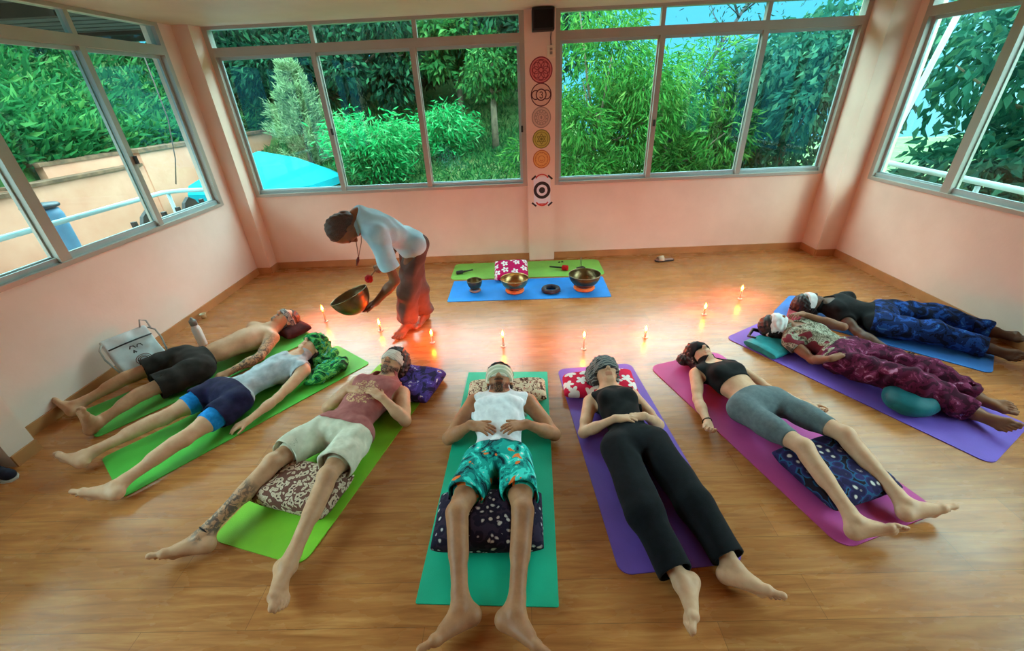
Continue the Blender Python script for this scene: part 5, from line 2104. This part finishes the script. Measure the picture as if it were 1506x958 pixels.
# outside the window on the other side: white rail and leaning pole
e = empty('balcony_railing', (4.55, 2.2, 0))
WHT = simple('white_rail_paint', rgb(214, 226, 232), .4, .04)
MB().tube([(0, -2.5, .97), (0, 3.35, 1.06)], .03, 10).build('top_rail', WHT, e)
for yy in (-2.4, -.9, .6, 2.1, 3.3):
    MB().tube([(0, yy, -.3), (0, yy, 1.0)], .022, 8).build('post', WHT, e)
tag(e, 'white balcony railing outside the side window', 'railing')
structure(MB().box((XR + WT + .01, -2.6, -.45), (4.7, 6.4, -.3)).build('balcony_slab', TERR))
tag(MB().tube([(4.62, 5.70, -.3), (4.62, 5.68, 1.02), (4.60, 5.32, 2.62), (4.60, 5.22, 3.0)], .03, 10).build('leaning_pole', WHT), 'white metal pole leaning outside the side window', 'pole')

# ------------------------------------------------------------------ plants
BARK = simple('grey_brown_bark', rgb(96, 84, 66), .9, .4, 12, bumps=.5, bscale=30)
LF_DEEP = leaf_mat('deep_jungle_leaf', rgb(10, 38, 30), rgb(28, 92, 64), rgb(84, 164, 110))
LF_MID = leaf_mat('mid_green_leaf', rgb(26, 84, 44), rgb(64, 148, 72), rgb(140, 206, 110))
LF_FRESH = leaf_mat('fresh_bamboo_leaf', rgb(20, 150, 76), rgb(56, 226, 126), rgb(160, 250, 170))
LF_PALE = leaf_mat('pale_conifer_needle', rgb(130, 180, 116), rgb(186, 224, 160), rgb(226, 246, 196))
LF_LIME = leaf_mat('narrow_lime_leaf', rgb(34, 118, 44), rgb(84, 178, 70), rgb(160, 220, 110))
LF_BLUE = leaf_mat('broad_bluish_leaf', rgb(24, 92, 80), rgb(54, 136, 108), rgb(120, 190, 140))
LF_GRASS = leaf_mat('slope_grass_blade', rgb(26, 92, 52), rgb(58, 152, 84), rgb(124, 196, 104))


def tree(name, x, y, z0, trunk_h, crown, n, L, W, mat, label, cat='tree', droop=.5, spread=1.0, group=None, lean=(0, 0), tr=.09, seed=0, clumps=16, branches=6):
    """crown = (radius across, half height, centre height above ground)"""
    r = np.random.default_rng(seed + 100)
    e = empty(name, (x, y, z0))
    rx, rz, cz = crown
    k = MB()
    topp = V(lean[0], lean[1], max(trunk_h, cz))
    k.tube([(0, 0, -.2), tuple(topp * .5 + V(r.normal() * .06, r.normal() * .06, 0)), tuple(topp)], [tr, tr * .75, tr * .4], 8)
    cc = V(lean[0], lean[1], cz)
    cl = []
    for i in range(clumps):
        d = unit(r.normal(size=3))
        q = cc + d * V(rx, rx, rz) * r.uniform(.35, .95)
        cl.append(q)
        if i < branches:
            s = topp * r.uniform(.45, .95)
            k.tube([tuple(s), tuple(s * .5 + q * .5 + V(0, 0, -.1)), tuple(q)], [tr * .35, tr * .25, tr * .1], 5)
    k.build('trunk', BARK, e)
    cl = np.array(cl)
    ci = r.integers(0, clumps, n)
    rad = r.uniform(.35, .6, clumps) * min(rx, rz) * spread
    dd = r.normal(size=(n, 3))
    dd /= np.linalg.norm(dd, axis=1)[:, None]
    pos = cl[ci] + dd * rad[ci][:, None] * r.uniform(.35, 1.0, n)[:, None] ** .6 * np.array([1, 1, .8])
    dirs = dd * 1.0 + np.array([0, 0, -droop]) + r.normal(size=(n, 3)) * .55
    leaves('foliage', pos, dirs, L, W, mat, e, r=r)
    return tag(e, label, cat, group)


def gz(x, y):
    return float(ground(x, y))


# conifer: whorls of feathery twigs
def conifer(x, y, h, rad, n, mat, label, seed=0):
    r = np.random.default_rng(seed)
    z0 = gz(x, y)
    e = empty('conifer', (x, y, z0))
    k = MB()
    k.tube([(0, 0, -.2), (.02, 0, h * .5), (0, 0, h)], [.06, .04, .01], 7)
    pos, dirs = [], []
    nb = 90
    for i in range(nb):
        t = (i + .5) / nb
        zb = h * (.04 + .95 * t)
        a = r.uniform(0, 2 * PI)
        ln = rad * (1 - t) ** .75 * r.uniform(.65, 1.1) + .08
        d = unit(V(math.cos(a), math.sin(a), .55 + .7 * t))
        p0 = V(0, 0, zb - .1)
        if i % 2 == 0:
            k.tube([tuple(p0), tuple(p0 + d * ln)], [.012, .003], 4)
        m = int(n / nb)
        u = r.uniform(.1, 1.05, m)
        pos.append(p0 + d * (ln * u)[:, None] + r.normal(size=(m, 3)) * .03)
        dirs.append(d + r.normal(size=(m, 3)) * .55 + V(0, 0, .2))
    k.build('trunk', BARK, e)
    leaves('foliage', np.concatenate(pos), np.concatenate(dirs), .13, .16, mat, e, r=r)
    return tag(e, label, 'tree')


conifer(-4.72, 10.3, 2.15, .95, 10000, LF_PALE, 'pale feathery conifer standing beside the turquoise umbrella', 3)


def clump(name, x, y, h, rad, n, L, W, mat, label, cat, seed=0, stems=14):
    r = np.random.default_rng(seed)
    e = empty(name, (x, y, gz(x, y)))
    k = MB()
    pos, dirs = [], []
    for i in range(stems):
        a = r.uniform(0, 2 * PI)
        s = r.uniform(.1, 1) ** .7
        b0 = V(math.cos(a), math.sin(a), 0) * rad * .25 * s
        t1 = V(math.cos(a) * rad * s, math.sin(a) * rad * s, h * (1 - .35 * s) * r.uniform(.8, 1.05))
        m1 = b0 * .6 + t1 * .4 + V(0, 0, h * .18)
        k.tube([tuple(b0 + V(0, 0, -.1)), tuple(m1), tuple(t1)], [.014, .01, .004], 5)
        m = n // stems
        u = r.uniform(.15, 1, m)[:, None]
        p = (1 - u) ** 2 * b0 + 2 * u * (1 - u) * m1 + u ** 2 * t1
        pos.append(p + r.normal(size=(m, 3)) * rad * .14)
        dirs.append(r.normal(size=(m, 3)) * .7 + V(math.cos(a), math.sin(a), -.35))
    k.build('stems', BARK, e)
    leaves('foliage', np.concatenate(pos), np.concatenate(dirs), L, W, mat, e, r=r)
    return tag(e, label, cat)


clump('bamboo', -2.85, 9.3, 1.5, .95, 5200, .17, .2, LF_FRESH, 'bright green bamboo clump beyond the middle pane of the window', 'bamboo', 5, 26)
clump('bamboo', -1.55, 10.2, 1.25, .7, 3200, .17, .2, LF_FRESH, 'smaller bright green bamboo clump on the slope, beside the thin tree trunks', 'bamboo', 6, 20)

# slope trees
tl = [
    (-8.0, 12.9, 3.0, (1.8, 1.0, 1.2), 5200, LF_DEEP, 'dark broad tree on the hill above the retaining wall end'),
    (-5.6, 12.6, 3.0, (1.8, 1.25, 1.6), 6500, LF_DEEP, 'dark dense tree behind the pale conifer'),
    (-3.2, 12.4, 3.0, (1.7, 1.2, 1.7), 6500, LF_DEEP, 'dark dense tree behind the bamboo clump'),
    (-1.4, 12.2, 3.2, (1.3, .95, 1.95), 5200, LF_MID, 'mid green tree with bare trunk on the grassy slope'),
    (.2, 11.8, 3.4, (1.35, 1.1, 2.1), 5600, LF_DEEP, 'dark green tree with slim trunk at the edge of the grassy slope'),
    (-.45, 10.6, 2.2, (.75, .62, 1.75), 2600, LF_MID, 'small round-headed tree with a pale trunk on the grassy slope'),
    (-2.2, 14.6, 3.0, (2.2, 1.2, .9), 4200, LF_DEEP, 'dark tree high on the hill behind the bamboo'),
    (.9, 14.2, 4.0, (2.0, 1.5, 2.2), 5200, LF_DEEP, 'tall dark tree high on the hill behind the pillar'),
    (-6.6, 15.2, 3.0, (2.4, 1.2, .8), 4200, LF_DEEP, 'dark tree on top of the hill far behind the conifer'),
]
for i, (x, y, th, cr_, n, mt, lab) in enumerate(tl):
    tree('hill_tree', x, y, gz(x, y), th * .6, cr_, n, .2 if y > 11 else .13, .42, mt, lab, seed=i, droop=.8, clumps=22)
# trees beyond the second back window
tree('willow_tree', 1.55, 8.9, -1.6, 3.2, (1.5, 1.9, 3.1), 15000, .17, .17, LF_LIME, 'lime green narrow-leaved tree filling the window pane next to the pillar', seed=31, droop=.7, clumps=30, spread=.9)
tree('willow_tree', 3.15, 9.6, -2.2, 3.0, (1.6, 1.9, 3.4), 15000, .17, .17, LF_LIME, 'green narrow-leaved tree in front of the blue sky gap', seed=32, droop=.7, clumps=28, spread=.9)
tree('broadleaf_tree', 5.35, 9.0, -2.2, 3.5, (1.6, 1.6, 3.7), 9500, .17, .42, LF_BLUE, 'bluish broad-leaved tree with sky showing through, seen past the corner pillar', seed=33, droop=1.0, clumps=22, spread=.9)
tree('broadleaf_tree', 4.6, 10.6, -2.6, 2.5, (1.7, 1.2, 3.4), 7500, .2, .35, LF_MID, 'low mid green tree below the sky gap in the back window', seed=34, droop=.8, clumps=22)
tree('broadleaf_tree', 6.6, 5.6, -2.0, 3.4, (1.7, 1.8, 3.6), 10000, .18, .42, LF_BLUE, 'large bluish broad-leaved tree outside the side window beside the white pole', seed=35, droop=1.0, clumps=26, spread=.9)
tree('broadleaf_tree', 7.1, 3.4, -2.0, 3.4, (1.7, 1.7, 3.6), 10000, .18, .42, LF_BLUE, 'large bluish broad-leaved tree outside the side window above the white railing', seed=36, droop=1.0, clumps=24, spread=.9)
# bare branches against the sky
k = MB()
r = np.random.default_rng(5)
k.tube([(3.3, 10.4, .2), (3.9, 10.4, 1.9), (4.35, 10.5, 2.7), (5.3, 10.6, 4.2)], [.07, .05, .04, .02], 7)
for i in range(22):
    t = r.uniform(.25, 1)
    p = V(3.9, 10.4, 1.9) * (1 - t) + V(5.3, 10.6, 4.2) * t
    d = V(r.normal() * .8, r.normal() * .3, r.uniform(.3, 1.1))
    k.tube([tuple(p), tuple(p + d * .5 + V(.1, 0, .05)), tuple(p + d * 1.1)], [.014, .009, .004], 5)
e = empty('bare_tree', (0, 0, 0))
k.build('branches', simple('dark_bark', rgb(48, 56, 60), .9), e)
pos = r.uniform(0, 1, (700, 1)) * (V(5.6, 10.6, 4.6) - V(4.0, 10.4, 2.1)) + V(4.0, 10.4, 2.1) + r.normal(size=(700, 3)) * .5
leaves('foliage', pos, r.normal(size=(700, 3)) + V(0, 0, -.8), .12, .2, LF_DEEP, e, r=r)
tag(e, 'slanting dark branches with sparse leaves against the blue sky', 'tree')

# left hill: ferny ground cover and bushes
r = np.random.default_rng(77)
n = 26000
px_ = -6.80 - r.uniform(0, 1, n) ** 1.8 * 6.5
py_ = r.uniform(2.0, 15, n)
pos = np.stack([px_, py_, ground(px_ - .14, py_) + r.uniform(-.26, .2, n)], 1)
dirs = np.stack([r.normal(size=n) * .6 + .3, r.normal(size=n) * .6, r.uniform(.0, 1.0, n)], 1)
o = leaves('ferns', pos, dirs, .24, .26, LF_GRASS, None, r=r)
o['kind'] = 'stuff'
tag(o, 'ferns and grass covering the bank above the pink retaining wall', 'ferns')
n = 16000
px_ = r.uniform(-6.2, 1.2, n)
py_ = r.uniform(8.0, 13.0, n)
pos = np.stack([px_, py_, ground(px_, py_) + r.uniform(-.02, .06, n)], 1)
dirs = np.stack([r.normal(size=n) * .5, r.normal(size=n) * .5 - .3, r.uniform(.2, 1.0, n)], 1)
o = leaves('slope_grass', pos, dirs, .16, .16, LF_GRASS, None, r=r)
o['kind'] = 'stuff'
tag(o, 'short grass on the slope under the trees behind the back window', 'grass')
for i, (x, y, cr_, n, mt, lab) in enumerate([
        (-9.4, 8.6, (1.4, .6, .5), 3600, LF_DEEP, 'dark bush high on the bank outside the long side window'),
        (-9.8, 5.6, (1.5, .6, .5), 3600, LF_DEEP, 'dark bush on the bank above the blue barrel'),
        (-10.2, 11.2, (1.6, .7, .5), 3600, LF_DEEP, 'dark bush on the bank by the corner pillar'),
        (-8.6, 6.9, (.8, .55, .5), 1800, LF_FRESH, 'bright green shrub in the middle of the bank'),
        (-9.2, 3.8, (1.3, .6, .5), 3200, LF_MID, 'mid green bush on the bank at the near end of the terrace')]):
    tree('hill_bush', x, y, gz(x, y), .8, cr_, n, .2, .4, mt, lab, 'bush', seed=60 + i, droop=.5, clumps=18, tr=.04)


# ------------------------------------------------------------------ daylight, camera
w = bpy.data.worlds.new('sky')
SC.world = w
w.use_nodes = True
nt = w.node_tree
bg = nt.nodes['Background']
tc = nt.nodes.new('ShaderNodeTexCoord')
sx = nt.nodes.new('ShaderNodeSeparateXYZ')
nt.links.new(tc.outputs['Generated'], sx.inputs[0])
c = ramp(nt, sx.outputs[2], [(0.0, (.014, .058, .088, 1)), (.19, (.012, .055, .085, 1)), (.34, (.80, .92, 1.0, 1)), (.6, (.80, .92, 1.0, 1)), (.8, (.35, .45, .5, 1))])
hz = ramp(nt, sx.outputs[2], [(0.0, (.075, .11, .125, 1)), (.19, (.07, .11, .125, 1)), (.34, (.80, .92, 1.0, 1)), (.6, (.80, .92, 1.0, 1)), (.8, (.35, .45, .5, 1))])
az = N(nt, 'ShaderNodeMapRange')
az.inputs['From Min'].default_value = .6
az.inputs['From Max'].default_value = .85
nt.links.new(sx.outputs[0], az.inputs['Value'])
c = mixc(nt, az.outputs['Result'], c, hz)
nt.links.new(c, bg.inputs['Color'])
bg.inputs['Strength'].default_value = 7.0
S = bpy.data.lights.new('sun', 'SUN')
S.energy = .8
S.angle = math.radians(12)
S.color = (1.0, .95, .85)
so = bpy.data.objects.new('sun', S)
COL.objects.link(so)
so.rotation_euler = (math.radians(38), math.radians(10), math.radians(20))

cam = bpy.data.cameras.new('camera')
cam.sensor_fit = 'HORIZONTAL'
cam.sensor_width = 36
cam.lens = 617.2 / 1506 * 36
cam.clip_start = .05
co = bpy.data.objects.new('camera', cam)
COL.objects.link(co)
p_, y_, r_ = 0.50638, -0.025617, -0.047545
fwd = V(math.sin(y_) * math.cos(p_), math.cos(y_) * math.cos(p_), -math.sin(p_))
rt = V(math.cos(y_), -math.sin(y_), 0)
up = np.cross(rt, fwd)
R_ = math.cos(r_) * rt + math.sin(r_) * up
U_ = -math.sin(r_) * rt + math.cos(r_) * up
co.matrix_world = Matrix(((R_[0], U_[0], -fwd[0], 0), (R_[1], U_[1], -fwd[1], 0), (R_[2], U_[2], -fwd[2], 2.0), (0, 0, 0, 1)))
SC.camera = co
SC.view_settings.view_transform = 'Standard'
SC.view_settings.look = 'None'
SC.view_settings.gamma = 1
SC.view_settings.use_curve_mapping = False
SC.view_settings.exposure = 1.22
SC.cycles.use_denoising = True
SC.cycles.max_bounces = 9
SC.cycles.adaptive_threshold = .02
SC.cycles.transparent_max_bounces = 16
SC.cycles.sample_clamp_indirect = 6
